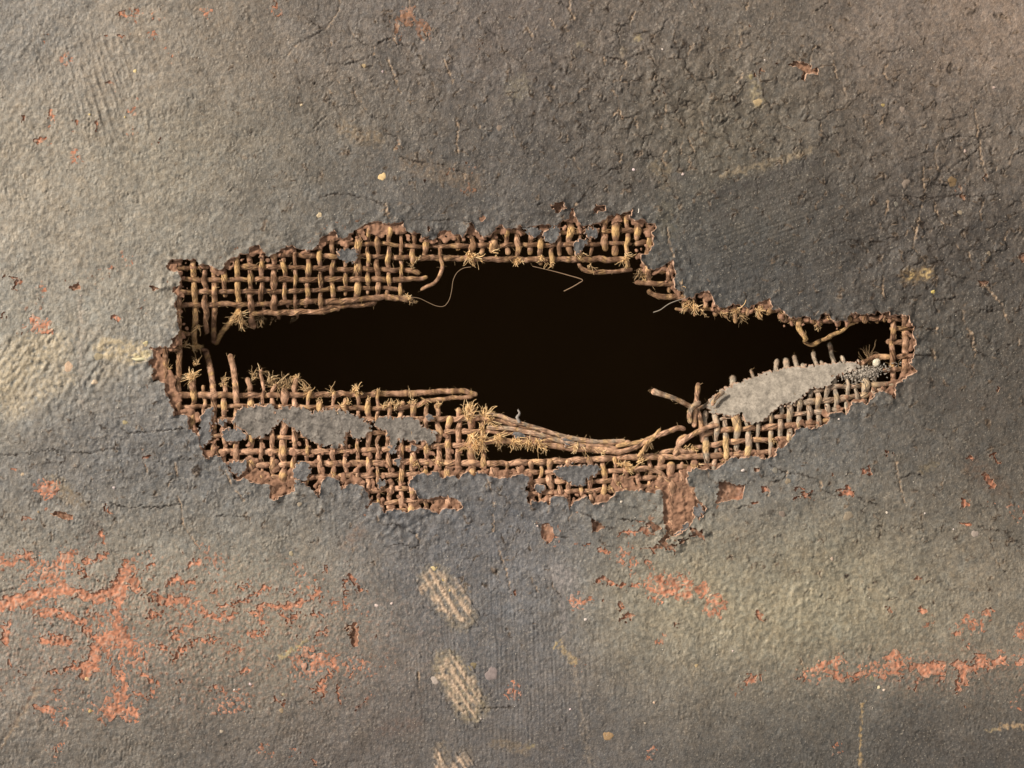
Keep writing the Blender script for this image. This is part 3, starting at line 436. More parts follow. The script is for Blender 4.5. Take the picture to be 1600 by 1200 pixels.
# cracks: traced lines, plus a faint plate network in the cracked upper right
CR = np.full((NY, NX), -30.0)
for c in CRACKS:
    line_field(CR, c, 0.0, WX * 0.9, WY * 0.9, pad=12)
CRV = np.full((NY, NX), -30.0)              # steep cracks: right-hand lip gets painted pale as if lit
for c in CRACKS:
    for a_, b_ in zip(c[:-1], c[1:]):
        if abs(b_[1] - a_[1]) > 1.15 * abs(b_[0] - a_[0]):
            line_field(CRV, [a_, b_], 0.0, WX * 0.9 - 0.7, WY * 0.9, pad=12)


def voronoi(cell, seed, wx, wy):
    g = np.random.default_rng(seed)
    n0 = int((X1 - X0) / cell) + 4
    n1 = int((Y1 - Y0) / cell) + 4
    jx = g.random((n1, n0)); jy = g.random((n1, n0))
    u = (XX + wx - X0) / cell + 1.5
    v = (YY + wy - Y0) / cell + 1.5
    iu = np.floor(u).astype(int); iv = np.floor(v).astype(int)
    f1 = np.full(u.shape, 9.0); f2 = np.full(u.shape, 9.0)
    for dj in (-1, 0, 1):
        for di in (-1, 0, 1):
            a = np.clip(iu + di, 0, n0 - 1); b = np.clip(iv + dj, 0, n1 - 1)
            d = np.sqrt((a + jx[b, a] - u) ** 2 + (b + jy[b, a] - v) ** 2)
            m = d < f1
            f2 = np.where(m, f1, np.minimum(f2, d))
            f1 = np.where(m, d, f1)
    return (f2 - f1) * cell * 0.5


def facets(cell, seed, wx, wy):
    """brittle plates: every cell of a Voronoi net is a small flat facet with its own tilt"""
    g = np.random.default_rng(seed)
    n0 = int((X1 - X0) / cell) + 4
    n1 = int((Y1 - Y0) / cell) + 4
    jx = g.random((n1, n0)); jy = g.random((n1, n0))
    tx = g.normal(0, 1, (n1, n0)); ty = g.normal(0, 1, (n1, n0)); hz = g.normal(0, 1, (n1, n0))
    u = (XX + wx - X0) / cell + 1.5
    v = (YY + wy - Y0) / cell + 1.5
    iu = np.floor(u).astype(int); iv = np.floor(v).astype(int)
    f1 = np.full(u.shape, 9.0); h = np.zeros(u.shape)
    for dj in (-1, 0, 1):
        for di in (-1, 0, 1):
            a = np.clip(iu + di, 0, n0 - 1); b = np.clip(iv + dj, 0, n1 - 1)
            du = a + jx[b, a] - u; dv = b + jy[b, a] - v
            d = du * du + dv * dv
            m = d < f1
            h = np.where(m, 0.55 * hz[b, a] + tx[b, a] * du + ty[b, a] * dv, h)
            f1 = np.where(m, d, f1)
    return h


FC1 = facets(12, 15, WX2 * 1.6 + 1.5 * WX, WY2 * 1.6 + 1.5 * WY)
FC2 = facets(27, 16, WX2 * 2.2 + WX, WY2 * 2.2 + WY)
VX_ = band(48, 91) * 5; VY_ = band(48, 92) * 5
VOR = voronoi(36, 5, VX_ + 1.2 * WX2 + 0.5 * WX, VY_ + 1.2 * WY2 + 0.5 * WY)
VOR2 = voronoi(15, 6, WX2 * 1.5, WY2 * 1.5)
VOR3 = voronoi(21, 9, 0.6 * VX_ + 1.1 * WX2 + 0.5 * WX, 0.6 * VY_ + 1.1 * WY2 + 0.5 * WY)
reg_crack = np.exp(-(((XX - 1480) / 210) ** 2 + ((YY - 380) / 260) ** 2)) + 0.8 * np.exp(-(((XX - 1060) / 230) ** 2 + ((YY - 150) / 140) ** 2)) + 0.5 * np.exp(-(((XX - 640) / 150) ** 2 + ((YY - 90) / 110) ** 2)) + 0.7 * np.exp(-(((XX - 200) / 160) ** 2 + ((YY - 720) / 60) ** 2)) + 0.45 * np.exp(-(((XX - 1400) / 180) ** 2 + ((YY - 820) / 90) ** 2))
reg_crack = reg_crack + 0.5 * np.exp(-(((XX - 1000) / 520) ** 2 + ((YY - 200) / 200) ** 2)) + 0.35 * np.exp(-(((XX - 560) / 500) ** 2 + ((YY - 790) / 70) ** 2)) + 0.3 * np.exp(-(((XX - 800) / 60) ** 2 + ((YY - 860) / 120) ** 2))
reg_crack = np.clip(reg_crack, 0, 1.2)
net = np.where(L20 + 0.6 * N35 + 1.1 * reg_crack > 1.25, 1.0, 0.0)      # only some plate borders have opened
net = np.clip((0.7 * N35 + 0.4 * low(60, 77) + 1.3 * reg_crack - 0.8) * 2, 0, 1) * (reg_crack > 0.06)
net3 = np.clip((N35 + 0.7 * N18 + 1.2 * reg_crack - 1.25) * 2, 0, 1) * (reg_crack > 0.06)
CRK = np.maximum(np.exp(-(CR / 1.1) ** 2) * np.clip(0.9 + 0.4 * N35, 0.2, 1.2), np.maximum(0.6 * net * np.exp(-(VOR / 0.7) ** 2), 0.45 * net3 * np.exp(-(VOR3 / 0.6) ** 2)))

# relief of the paint
def blob(x, y, rx, ry):
    return np.exp(-(((XX - x) / rx) ** 2 + ((YY - y) / ry) ** 2))


S75 = streak(13, 74, 40, 31); S120 = streak(14, 122, 46, 32); S90 = streak(7, 88, 60, 33); S160 = streak(8, 163, 50, 34); S60 = streak(9, 58, 40, 35); S165 = streak(10, 14, 40, 36)
a_left = sm(760, 330, XX) * (1 - 0.5 * sm(700, 640, YY) * sm(180, 520, XX))
a_right = blob(1180, 950, 330, 120)
a_low = sm(760, 860, YY)
plate = 1 - np.exp(-(VOR / 4.0) ** 2)
H = 1.3 * L150 * 0.6
amp = 0.36 + 0.30 * a_left + 0.22 * a_low
E7 = streak(7.5, 84, 7, 51); E5 = streak(5.2, 96, 5, 52)
MOD = np.clip(0.85 + 0.45 * low(55, 71) + 0.35 * N35, 0.15, 1.7)          # worn smooth areas beside rough ones
NPIT = band(5.5, 72)
amp = amp * (1 - 0.55 * blob(1330, 230, 420, 330)) * 0.9
H += amp * MOD * (0.20 * np.maximum(N10, -0.5) + 0.26 * N7 + 0.22 * N4 + 0.28 * E7 + 0.20 * E5 - 0.30 * np.maximum(NPIT - 0.9, 0) + 0.24 * (0.8 - np.abs(N18))) * 0.56
H += a_right * 0.40 * np.maximum(N18 + 0.3 * N10, -0.8)
H += 0.14 * N18 * (0.6 + a_left)
H += (0.20 + 0.10 * a_left + 0.10 * np.clip(reg_crack, 0, 1)) * MOD * FC1 + (0.14 + 0.26 * np.clip(reg_crack, 0, 1)) * FC2
H += 0.8 * blob(160, 140, 60, 80) * np.maximum(S75, -0.5)
H += 0.42 * blob(70, 560, 110, 80) * np.maximum(S120, -0.6) + 0.5 * blob(90, 580, 130, 60) * N18 + 0.18 * blob(30, 160, 90, 160) * S120
H += 0.2 * blob(790, 1060, 170, 190) * S90 + 0.16 * blob(1230, 360, 200, 110) * S160 + 0.22 * blob(1100, 90, 260, 120) * (0.5 * S165 + 0.5 * N18)
H += 0.16 * blob(1400, 1160, 260, 60) * S165
H += 0.55 * blob(640, 830, 60, 30) * N18
H += reg_crack * (0.9 * plate * np.clip(0.6 + 0.4 * net, 0, 1) + 0.95 * net * np.exp(-((VOR - 2.0) / 1.8) ** 2) * np.clip(N35 + .5, 0, 2) + 0.15 * np.minimum(VOR2, 5) / 5 + 0.25 * N35)
H += 0.35 * (VOR2 < 3) * 0
dcr = -CR
H += 0.45 * np.exp(-((dcr - 2.5) / 2.2) ** 2) * np.clip(0.5 + 0.8 * N35, 0, 1.5)            # lips lifted along cracks
H -= 1.7 * CRK
H += (1.5 + 0.7 * N18 + 2.0 * np.clip(N35, -0.7, 2)) * np.exp(-np.maximum(EDGE, 0) / 7.0) * (SDP > -26)                   # edge of the tear curls up a little
H += 0.5 * np.exp(-np.maximum(EDGE, 0) / 3.0) * (SDP <= -14)

DEEP = np.clip(np.exp(-np.minimum(((XX - 549) / 14) ** 2 + ((YY - 990) / 24) ** 2, 40)) + np.exp(-np.minimum(((XX - 855) / 14) ** 2 + ((YY - 835) / 20) ** 2, 40)) + np.exp(-(((XX - 98) / 22) ** 2 + ((YY - 806) / 12) ** 2)) + blob(930, 820, 22, 14) + blob(1142, 768, 26, 22) + blob(870, 327, 20, 14) + blob(937, 325, 16, 12) + blob(115, 449, 14, 12) + blob(240, 450, 14, 12) + blob(1255, 110, 34, 20), 0, 1)
# pigment map, some uneven lighting kept in its tones
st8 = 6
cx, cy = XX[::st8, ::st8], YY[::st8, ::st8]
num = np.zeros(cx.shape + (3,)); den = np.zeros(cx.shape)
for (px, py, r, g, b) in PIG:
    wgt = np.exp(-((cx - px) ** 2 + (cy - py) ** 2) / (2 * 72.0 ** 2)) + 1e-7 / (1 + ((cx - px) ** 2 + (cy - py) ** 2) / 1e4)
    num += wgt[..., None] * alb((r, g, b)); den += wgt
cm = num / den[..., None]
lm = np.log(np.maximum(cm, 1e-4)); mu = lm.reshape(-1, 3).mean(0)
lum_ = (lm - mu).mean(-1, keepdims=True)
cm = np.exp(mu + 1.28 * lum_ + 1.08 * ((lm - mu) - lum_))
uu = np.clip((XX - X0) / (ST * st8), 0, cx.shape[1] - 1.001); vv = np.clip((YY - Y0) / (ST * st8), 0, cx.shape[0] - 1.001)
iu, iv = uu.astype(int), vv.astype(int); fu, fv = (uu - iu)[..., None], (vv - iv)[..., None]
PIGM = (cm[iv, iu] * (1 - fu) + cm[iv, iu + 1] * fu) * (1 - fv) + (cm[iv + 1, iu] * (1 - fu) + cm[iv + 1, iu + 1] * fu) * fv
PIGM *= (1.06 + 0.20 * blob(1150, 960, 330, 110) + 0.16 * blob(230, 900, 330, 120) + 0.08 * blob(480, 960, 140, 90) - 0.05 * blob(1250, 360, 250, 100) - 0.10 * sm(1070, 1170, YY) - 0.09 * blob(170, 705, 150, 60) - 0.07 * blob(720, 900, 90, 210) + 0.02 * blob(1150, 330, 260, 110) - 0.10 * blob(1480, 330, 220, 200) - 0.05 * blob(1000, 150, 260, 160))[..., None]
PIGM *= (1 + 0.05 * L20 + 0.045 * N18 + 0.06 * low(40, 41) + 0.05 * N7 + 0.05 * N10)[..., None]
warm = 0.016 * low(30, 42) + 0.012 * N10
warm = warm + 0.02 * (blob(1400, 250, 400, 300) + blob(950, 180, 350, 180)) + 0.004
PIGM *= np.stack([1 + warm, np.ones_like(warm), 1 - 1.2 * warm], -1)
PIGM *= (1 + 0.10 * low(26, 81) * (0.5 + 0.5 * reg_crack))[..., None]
for pts, rad, soft, col, stg in MARKS:
    if stg <= 0:
        continue
    f = np.full((NY, NX), -99.0)
    line_field(f, pts, rad, WX * 1.2 + WX2 * 0.8, WY * 1.2 + WY2 * 0.8, pad=soft * 2 + 6)
    m = sm(-soft, soft * 0.4, f) * stg * np.clip(0.75 + 0.28 * N10 + 0.2 * N18, 0, 1.2)
    PIGM = PIGM * (1 - m[..., None]) + alb(col) * np.array([1.07, 0.98, 0.94]) * m[..., None]
# grime and painted-in depth shade along cracks and plate borders
dirt_shade = np.clip(net * np.exp(-(VOR / 1.0) ** 2) * 0.95 * np.clip(0.85 + 0.5 * N18, 0, 1) + net3 * np.exp(-(VOR3 / 0.8) ** 2) * 0.6 + np.exp(-(CR / 1.1) ** 2) * np.clip(0.95 + 0.35 * N18 + 0.3 * N35, 0.15, 1.0), 0, 1)
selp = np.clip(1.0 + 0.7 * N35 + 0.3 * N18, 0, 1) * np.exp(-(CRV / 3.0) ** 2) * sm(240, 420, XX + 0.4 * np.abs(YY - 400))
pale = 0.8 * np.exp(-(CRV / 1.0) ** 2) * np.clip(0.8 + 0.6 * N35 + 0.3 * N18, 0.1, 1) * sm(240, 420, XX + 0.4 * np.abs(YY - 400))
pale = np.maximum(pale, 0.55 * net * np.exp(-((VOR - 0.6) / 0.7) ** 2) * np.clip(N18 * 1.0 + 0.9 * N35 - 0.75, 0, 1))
PIGM = PIGM * (1 - pale[..., None]) + alb((200, 168, 132)) * pale[..., None]  # bare ground at crack lips, with their lit edge painted in
dirt_shade = dirt_shade * (1 - 0.9 * selp * np.exp(-(CR / 2.0) ** 2))
scuff = np.exp(-np.maximum(-LOSS, 0) / 7.0) * np.clip(0.2 + 0.4 * N10 + 0.35 * N7, 0, 1) * (0.05 + 0.85 * np.clip(rough, 0, 1)) * (1 - DEEP)
scuff = np.maximum(scuff, 0.5 * np.clip(rough, 0, 1) * np.clip(N18 + 0.8 * N10 - 1.5, 0, 1))
PIGM = PIGM * (1 - scuff[..., None]) + alb((178, 128, 102)) * scuff[..., None]
PIGM = np.clip(PIGM, 0.01, 0.8)


# ------------------------------------------------------------------ procedural materials
def new_mat(name):
    m = bpy.data.materials.new(name)
    m.use_nodes = True
    nt = m.node_tree
    return m, nt, nt.nodes["Principled BSDF"]


def N(nt, kind, **kw):
    n = nt.nodes.new(kind)
    for k, v in kw.items():
        setattr(n, k, v)
    return n


def mix(nt, a, b, fac, mode='MIX'):
    n = N(nt, "ShaderNodeMix", data_type='RGBA', blend_type=mode)
    for s, v in ((n.inputs[0], fac), (n.inputs[6], a), (n.inputs[7], b)):
        if hasattr(v, 'links'):
            nt.links.new(v, s)
        elif isinstance(v, (int, float)):
            s.default_value = v
        else:
            s.default_value = (*v, 1)
    return n.outputs[2]


def noise(nt, lam, detail=3, rough=0.6, vec=None):
    if vec is None:
        vec = N(nt, "ShaderNodeTexCoord").outputs["Object"]
    n = N(nt, "ShaderNodeTexNoise")
    n.inputs["Scale"].default_value = 1.0 / (lam * PX)
    n.inputs["Detail"].default_value = detail
    n.inputs["Roughness"].default_value = rough
    nt.links.new(vec, n.inputs["Vector"])
    return n.outputs["Fac"]


def ramp(nt, v, lo, hi, a=0.0, b=1.0):
    n = N(nt, "ShaderNodeMapRange")
    n.inputs[1].default_value = lo; n.inputs[2].default_value = hi
    n.inputs[3].default_value = a; n.inputs[4].default_value = b
    nt.links.new(v, n.inputs[0])
    return n.outputs[0]


def attr(nt, name):
    return N(nt, "ShaderNodeAttribute", attribute_name=name)


def bump(nt, h, dist, strength=1.0, prev=None):
    n = N(nt, "ShaderNodeBump")
    n.inputs["Distance"].default_value = dist
    n.inputs["Strength"].default_value = strength
    nt.links.new(h, n.inputs["Height"])
    if prev is not None:
        nt.links.new(prev, n.inputs["Normal"])
    return n.outputs["Normal"]


def grey(nt, v, lo, hi):
    """value 0..1 -> brightness factor colour"""
    r = ramp(nt, v, 0.3, 0.7, lo, hi)
    c = N(nt, "ShaderNodeCombineColor")
    for k in range(3):
        nt.links.new(r, c.inputs[k])
    return c.outputs[0]


def paint_material(name, rough=0.52, spec=0.42, bumpk=1.0):
    m, nt, p = new_mat(name)
    col = attr(nt, "pigment").outputs["Color"]
    c = mix(nt, col, grey(nt, noise(nt, 5, 4, 0.75), 0.76, 1.24), 1.0, 'MULTIPLY')
    c = mix(nt, c, grey(nt, noise(nt, 2.6, 2), 0.84, 1.16), 1.0, 'MULTIPLY')
    c = mix(nt, c, tuple(alb((184, 172, 150))), ramp(nt, noise(nt, 2.6, 1, 0.5), 0.66, 0.74, 0, 0.55))
    c = mix(nt, c, (0.035, 0.026, 0.019), ramp(nt, noise(nt, 3.4, 2, 0.6), 0.36, 0.27, 0, 0.45))
    d = attr(nt, "dirt_shade").outputs["Fac"]
    c = mix(nt, c, (0.018, 0.011, 0.007), d)  # crack colour: grime plus the shade of the depth
    nt.links.new(c, p.inputs["Base Color"])
    p.inputs["Specular IOR Level"].default_value = spec
    nt.links.new(ramp(nt, noise(nt, 14, 3), 0.3, 0.7, rough - 0.1, rough + 0.14), p.inputs["Roughness"])
    b = bump(nt, noise(nt, 5.0, 4, 0.75), 1.15 * PX * bumpk)
    b = bump(nt, noise(nt, 2.6, 2, 0.6), 0.8 * PX * bumpk, 1.0, b)
    nt.links.new(b, p.inputs["Normal"])
    return m


M_PAINT = paint_material("aged_oil_paint")
M_DUSTY = paint_material("dusty_paint", 0.8, 0.2, 0.7)


def plain(name, col, lam=6, k=0.25, rough=0.8, spec=0.2, b=0.8, var=None):
    m, nt, p = new_mat(name)
    base = tuple(alb(col))
    c = mix(nt, base, grey(nt, noise(nt, lam, 4, 0.65), 1 - k, 1 + k), 1.0, 'MULTIPLY')
    if var is not None:
        c = mix(nt, c, tuple(alb(var)), ramp(nt, noise(nt, lam * 2.5, 3), 0.45, 0.62))
    nt.links.new(c, p.inputs["Base Color"])
    p.inputs["Roughness"].default_value = rough
    p.inputs["Specular IOR Level"].default_value = spec
    if b:
        nt.links.new(bump(nt, noise(nt, lam * 0.7, 3), b * PX), p.inputs["Normal"])
    return m


M_EDGE = plain("paint_broken_edge", (196, 160, 132), 5, 0.3, 0.9, 0.1)


def ground_material():
    m, nt, p = new_mat("red_brown_ground")
    c = attr(nt, "pigment").outputs["Color"]
    c = mix(nt, c, grey(nt, noise(nt, 6, 4, 0.7), 0.74, 1.26), 1.0, 'MULTIPLY')
    c = mix(nt, c, tuple(alb((196, 150, 118))), ramp(nt, noise(nt, 9, 4, 0.7), 0.58, 0.72, 0, 0.6))
    nt.links.new(c, p.inputs["Base Color"])
    p.inputs["Roughness"].default_value = 0.85
    p.inputs["Specular IOR Level"].default_value = 0.15
    b = bump(nt, noise(nt, 6, 4, 0.7), 1.5 * PX)
    nt.links.new(b, p.inputs["Normal"])
    return m


M_GROUND = ground_material()


C_DARK, C_MID, C_PINK, C_GOLD, C_GREY = [alb(c_, 1.2) * np.array([0.99, 1.03, 0.99]) for c_ in ((108, 78, 57), (150, 112, 84), (204, 158, 128), (210, 168, 112), (172, 154, 134))]


def jute_material():
    m, nt, p = new_mat("jute_yarn")
    c = attr(nt, "pigment").outputs["Color"]
    tw = attr(nt, "twist").outputs["Fac"]
    sn = N(nt, "ShaderNodeMath", operation='SINE')
    ns = N(nt, "ShaderNodeMath", operation='MULTIPLY_ADD')
    nt.links.new(noise(nt, 7, 3), ns.inputs[0]); ns.inputs[1].default_value = 7.0
    nt.links.new(tw, ns.inputs[2])
    nt.links.new(ns.outputs[0], sn.inputs[0])
    cv = N(nt, "ShaderNodeCombineXYZ")
    nt.links.new(tw, cv.inputs[0])
    al = N(nt, "ShaderNodeMath", operation='MULTIPLY')
    nt.links.new(attr(nt, "along").outputs["Fac"], al.inputs[0]); al.inputs[1].default_value = 0.05
    nt.links.new(al.outputs[0], cv.inputs[1])
    oi = N(nt, "ShaderNodeObjectInfo")
    om = N(nt, "ShaderNodeMath", operation='MULTIPLY')
    nt.links.new(oi.outputs["Random"], om.inputs[0]); om.inputs[1].default_value = 57.0
    nt.links.new(om.outputs[0], cv.inputs[2])
    strand = noise(nt, 1.0 / PX / 0.62, 3, 0.65, cv.outputs[0])
    gsum = N(nt, "ShaderNodeMath", operation='ADD')
    nt.links.new(attr(nt, "gold").outputs["Fac"], gsum.inputs[0]); nt.links.new(strand, gsum.inputs[1])
    c = mix(nt, c, tuple(C_GOLD), ramp(nt, gsum.outputs[0], 0.62, 1.3, 0, 0.72))
    c = mix(nt, c, grey(nt, strand, 0.55, 1.45), 1.0, 'MULTIPLY')
    c = mix(nt, c, grey(nt, ramp(nt, sn.outputs[0], -1, 1, 0.3, 0.7), 0.95, 1.05), 1.0, 'MULTIPLY')
    c = mix(nt, c, grey(nt, noise(nt, 5, 4, 0.7), 0.72, 1.28), 1.0, 'MULTIPLY')
    nt.links.new(c, p.inputs["Base Color"])
    p.inputs["Roughness"].default_value = 0.82
    p.inputs["Specular IOR Level"].default_value = 0.18
    b = bump(nt, sn.outputs[0], 0.10 * PX)
    b = bump(nt, strand, 1.7 * PX, 1.0, b)
    b = bump(nt, noise(nt, 2.6, 3, 0.7), 0.5 * PX, 1.0, b)
    nt.links.new(b, p.inputs["Normal"])
    return m





M_JUTE = jute_material()


def fibre_material(name, col):
    m, nt, p = new_mat(name)
    nt.links.new(attr(nt, "pigment").outputs["Color"], p.inputs["Base Color"])
    p.inputs["Roughness"].default_value = 0.6
    p.inputs["Specular IOR Level"].default_value = 0.25
    return m


M_FIBRE = fibre_material("frayed_fibre", (205, 165, 105))
M_DABS = plain("ochre_impasto", (180, 169, 144), 5, 0.2, 0.65, 0.25, 0.9, var=(140, 134, 120))

# ------------------------------------------------------------------ setting: dark hollow behind the canvas
m, nt, p = new_mat("dark_board")
c = mix(nt, (0.170, 0.100, 0.042), (0.140, 0.082, 0.034), noise(nt, 160, 4))
nt.links.new(c, p.inputs["Base Color"])
p.inputs["Roughness"].default_value = 0.9
p.inputs["Specular IOR Level"].default_value = 0.1
M_BOARD = m
bx, bz, d0, d1 = 0.101, 0.075, 0.0022, 0.085
v = [(-bx, d0, -bz), (bx, d0, -bz), (bx, d0, bz), (-bx, d0, bz), (-bx, d1, -bz), (bx, d1, -bz), (bx, d1, bz), (-bx, d1, bz)]
f = [(4, 5, 6, 7), (0, 1, 5, 4), (1, 2, 6, 5), (2, 3, 7, 6), (3, 0, 4, 7)]  # unseen side walls added to stop light leaking in behind the canvas
me = build_mesh("backing", v, [np.array(f)], [M_BOARD], smooth=False)
link("backing_board", me, kind="structure", label="dark brown hollow and board seen through the torn canvas")

painting = bpy.data.objects.new("torn_painting", None)
COL.objects.link(painting)
painting.location = ROOT
painting["label"] = "old dark grey oil painting with a long ragged tear in its flaking canvas"
painting["category"] = "painting"


# ------------------------------------------------------------------ paint sheets cut out of the fields
def cut_sheet(ii, jj, F, Zf, fields, rim, warp=None, back=None):
    """surface over grid columns ii / rows jj where F > 0, cut exactly along F = 0, with a rim of height rim.
    returns verts(px), polys list, material index, attribute dict"""
    F = F[np.ix_(jj, ii)]; Z = Zf[np.ix_(jj, ii)]
    X = XX[np.ix_(jj, ii)]; Y = YY[np.ix_(jj, ii)]
    fl = {k: a[np.ix_(jj, ii)].reshape(len(jj) * len(ii), -1) for k, a in fields.items()}
    ny, nx = F.shape
    pos = F > 0
    cnt = pos[:-1, :-1].astype(int) + pos[1:, :-1] + pos[:-1, 1:] + pos[1:, 1:]
    idx = np.arange(ny * nx).reshape(ny, nx)
    fj, fi = np.nonzero(cnt == 4)
    quads = np.stack([idx[fj + 1, fi], idx[fj + 1, fi + 1], idx[fj, fi + 1], idx[fj, fi]], 1)
    Ff = F.ravel()
    ea, eb, et = [], [], []
    edge = {}
    extra = {3: [], 4: [], 5: []}
    bnd = []
    base = ny * nx

    def ev(a, b):
        k = (a, b) if a < b else (b, a)
        n = edge.get(k)
        if n is None:
            a, b = k
            t = Ff[a] / (Ff[a] - Ff[b])
            t = min(max(t, 0.03), 0.97)
            n = base + len(ea)
            edge[k] = n
            ea.append(a); eb.append(b); et.append(t)
        return n
    for j, i in zip(*np.nonzero((cnt > 0) & (cnt < 4))):
        cs = [idx[j + 1, i], idx[j + 1, i + 1], idx[j, i + 1], idx[j, i]]
        out = []
        for k in range(4):
            a, b = int(cs[k]), int(cs[(k + 1) % 4])
            pa, pb = Ff[a] > 0, Ff[b] > 0
            if pa:
                out.append((a, 0))
            if pa and not pb:
                out.append((ev(a, b), 1))       # leaves
            elif pb and not pa:
                out.append((ev(a, b), 2))       # enters
        n = len(out)
        for k in range(n):
            if out[k][1] == 1 and out[(k + 1) % n][1] == 2:
                bnd.append((out[k][0], out[(k + 1) % n][0]))
        ids = [o[0] for o in out]
        if n <= 5:
            extra[n].append(ids)
        else:
            extra[4].append(ids[:4]); extra[4].append([ids[0]] + ids[3:6])
    ea = np.array(ea, int); eb = np.array(eb, int); et = np.array(et, float)

    def cat(A):
        A = A.reshape(ny * nx, -1)
        if len(ea):
            A = np.concatenate([A, A[ea] * (1 - et[:, None]) + A[eb] * et[:, None]])
        return A
    P = np.concatenate([cat(X), cat(Y), cat(Z)], 1)
    at = {k: cat(a) for k, a in fl.items()}
    polys = [quads] + [np.array(e, int) for e in extra.values() if e]
    used = np.zeros(len(P), bool)
    for q in polys:
        used[q.ravel()] = True
    remap = np.cumsum(used) - 1
    polys = [remap[q] for q in polys]
    P = P[used]
    at = {k: a[used] for k, a in at.items()}
    mi = [np.zeros(len(q), int) for q in polys]
    if bnd and rim:
        bnd = remap[np.array(bnd, int)]
        ids = np.unique(bnd)
        loc = {int(a): k for k, a in enumerate(ids)}
        n0 = len(P)
        top = P[ids].copy(); bot = P[ids].copy()
        dep, outs = rim(bot[:, 0], bot[:, 1]) if callable(rim) else (np.full(len(bot), float(rim)), np.full(len(bot), 0.6))
        gy_, gx_ = np.gradient(F, Y[:, 0], X[0])
        gi = np.clip(np.searchsorted(X[0], bot[:, 0]) - 1, 0, nx - 1); gj = np.clip(np.searchsorted(Y[:, 0], bot[:, 1]) - 1, 0, ny - 1)
        gx_, gy_ = gx_[gj, gi], gy_[gj, gi]
        gl = np.maximum(np.hypot(gx_, gy_), 1e-6)
        outs = outs * np.clip(0.8 + 0.5 * samp(N18, bot[:, 0], bot[:, 1]), 0, 2)
        bot[:, 0] -= gx_ / gl * outs; bot[:, 1] -= gy_ / gl * outs
        bot[:, 2] -= dep * (1 + 0.25 * samp(N10, bot[:, 0], bot[:, 1]))
        P = np.concatenate([P, top, bot])
        at = {k: np.concatenate([a, a[ids], a[ids]]) for k, a in at.items()}
        q = np.array([[n0 + loc[b], n0 + loc[a], n0 + len(ids) + loc[a], n0 + len(ids) + loc[b]] for a, b in bnd.tolist()])
        polys.append(q)
        mi.append(np.ones(len(q), int))
    return P, polys, np.concatenate(mi), at


def squeeze(at):
    return {k: (a[:, 0] if a.shape[1] == 1 else a) for k, a in at.items()}


# bending of the torn canvas away from the viewer
def bend(x, y):
    x = np.asarray(x, float); y = np.asarray(y, float)
    # lower right flap
    ax, ay, bx_, by_ = 1078.0, 712.0, 1410.0, 598.0
    L = math.hypot(bx_ - ax, by_ - ay)
    d = ((x - ax) * (by_ - ay) - (y - ay) * (bx_ - ax)) / L
    b = 0.0085 * np.maximum(d - 8, 0) ** 2 * sm(1040, 1110, x) * sm(1412, 1380, x) * (y > 530)
    # lower left
    b = b + 0.006 * np.maximum(628 - y, 0) ** 2 * sm(540, 430, x) * (y > 545) * sm(270, 310, x)
    # upper left
    b = b + 0.0062 * np.maximum(y - 438, 0) ** 2 * sm(660, 560, x) * (y < 545) * sm(275, 300, x)
    return np.minimum(b, 60)


ZC = -7.6


def zc(x, y):
    dip = 3.6 * sm(0, 9, -samp(SDP, x, y))
    return ZC - bend(x, y) - dip


# --- the paint layer itself
def paint_rim(x, y):
    k = sm(-14, -3, samp(SDP, x, y))
    k = np.maximum(k, samp(DEEP, x, y))
    return 0.8 + 1.7 * k, 0.4 + 1.0 * k



ix = [i for i in range(NX) if (-24 < GX[i] < 1624) or i % 6 == 0]
jx = [j for j in range(NY) if (-24 < GY[j] < 1224) or j % 6 == 0]
P, polys, mi, at = cut_sheet(np.array(ix), np.array(jx), EDGE, H, {"pigment": PIGM, "dirt_shade": dirt_shade}, paint_rim)
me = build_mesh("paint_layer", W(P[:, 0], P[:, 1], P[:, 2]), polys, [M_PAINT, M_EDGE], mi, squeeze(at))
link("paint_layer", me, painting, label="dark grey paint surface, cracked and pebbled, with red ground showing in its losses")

# --- ground under it: red in the losses, brown crust in the weave at the tear
RES = np.full((NY, NX), 3.0)
for (x, y, r) in RESIDUE:
    s2 = win(x - r * 1.7, y - r * 1.7, x + r * 1.7, y + r * 1.7)
    d = np.hypot(XX[s2] - x, YY[s2] - y)
    RES[s2] = np.maximum(RES[s2], 3 + 1.25 * (r - d))
GF = np.where(SDP > -30, 1.2 * RES + 5.0 * N18 + 3.0 * N10 - 1.4 - SDP, -1)
s3 = win(190, 290, 1480, 880)
crust = np.where((SDP > 4) & (SDP < 60) & (YY > 640) & (YY < 800) & (XX < 760), 4.5 * (N18 + 0.5 * N35 - 1.15), -9)
GF = np.maximum(GF, crust)
onp = np.full((NY, NX), False)
gk = np.where(SDP > 0, GF, np.where((LOSS > -9) | (SDP > -12), 6.0, -1.0))
gk = np.where((XX < -36) | (XX > 1636) | (YY < -36) | (YY > 1236), -1.0, gk)
wv = np.zeros((NY, NX))
for x0 in VX:
    wv = np.maximum(wv, np.exp(-((XX - x0) / 4.5) ** 2))
GZ = -1.0 + 0.40 * N10 + 0.22 * N7 - 1.9 * np.maximum(sm(-14, -3, SDP), DEEP) + np.where(SDP > -8, 0.5 * N18 - 1.0 + 1.1 * wv, 0.0) - 0.6 * bend(XX, YY)
deep = DEEP
GZ -= 2.0 * np.clip(deep, 0, 1) + 1.6 * ((SDP < -4) & (YY < 780) & (YY > 300) & (XX > 600))
near = np.clip(sm(-50, -8, SDP) + deep, 0, 1)
near = np.maximum(near, sm(560, 420, YY) * sm(380, 520, XX))
red = alb((202, 138, 106)) * 1.1
brown = alb((156, 118, 92))
GC = red * (1 - near[..., None]) + brown * near[..., None]
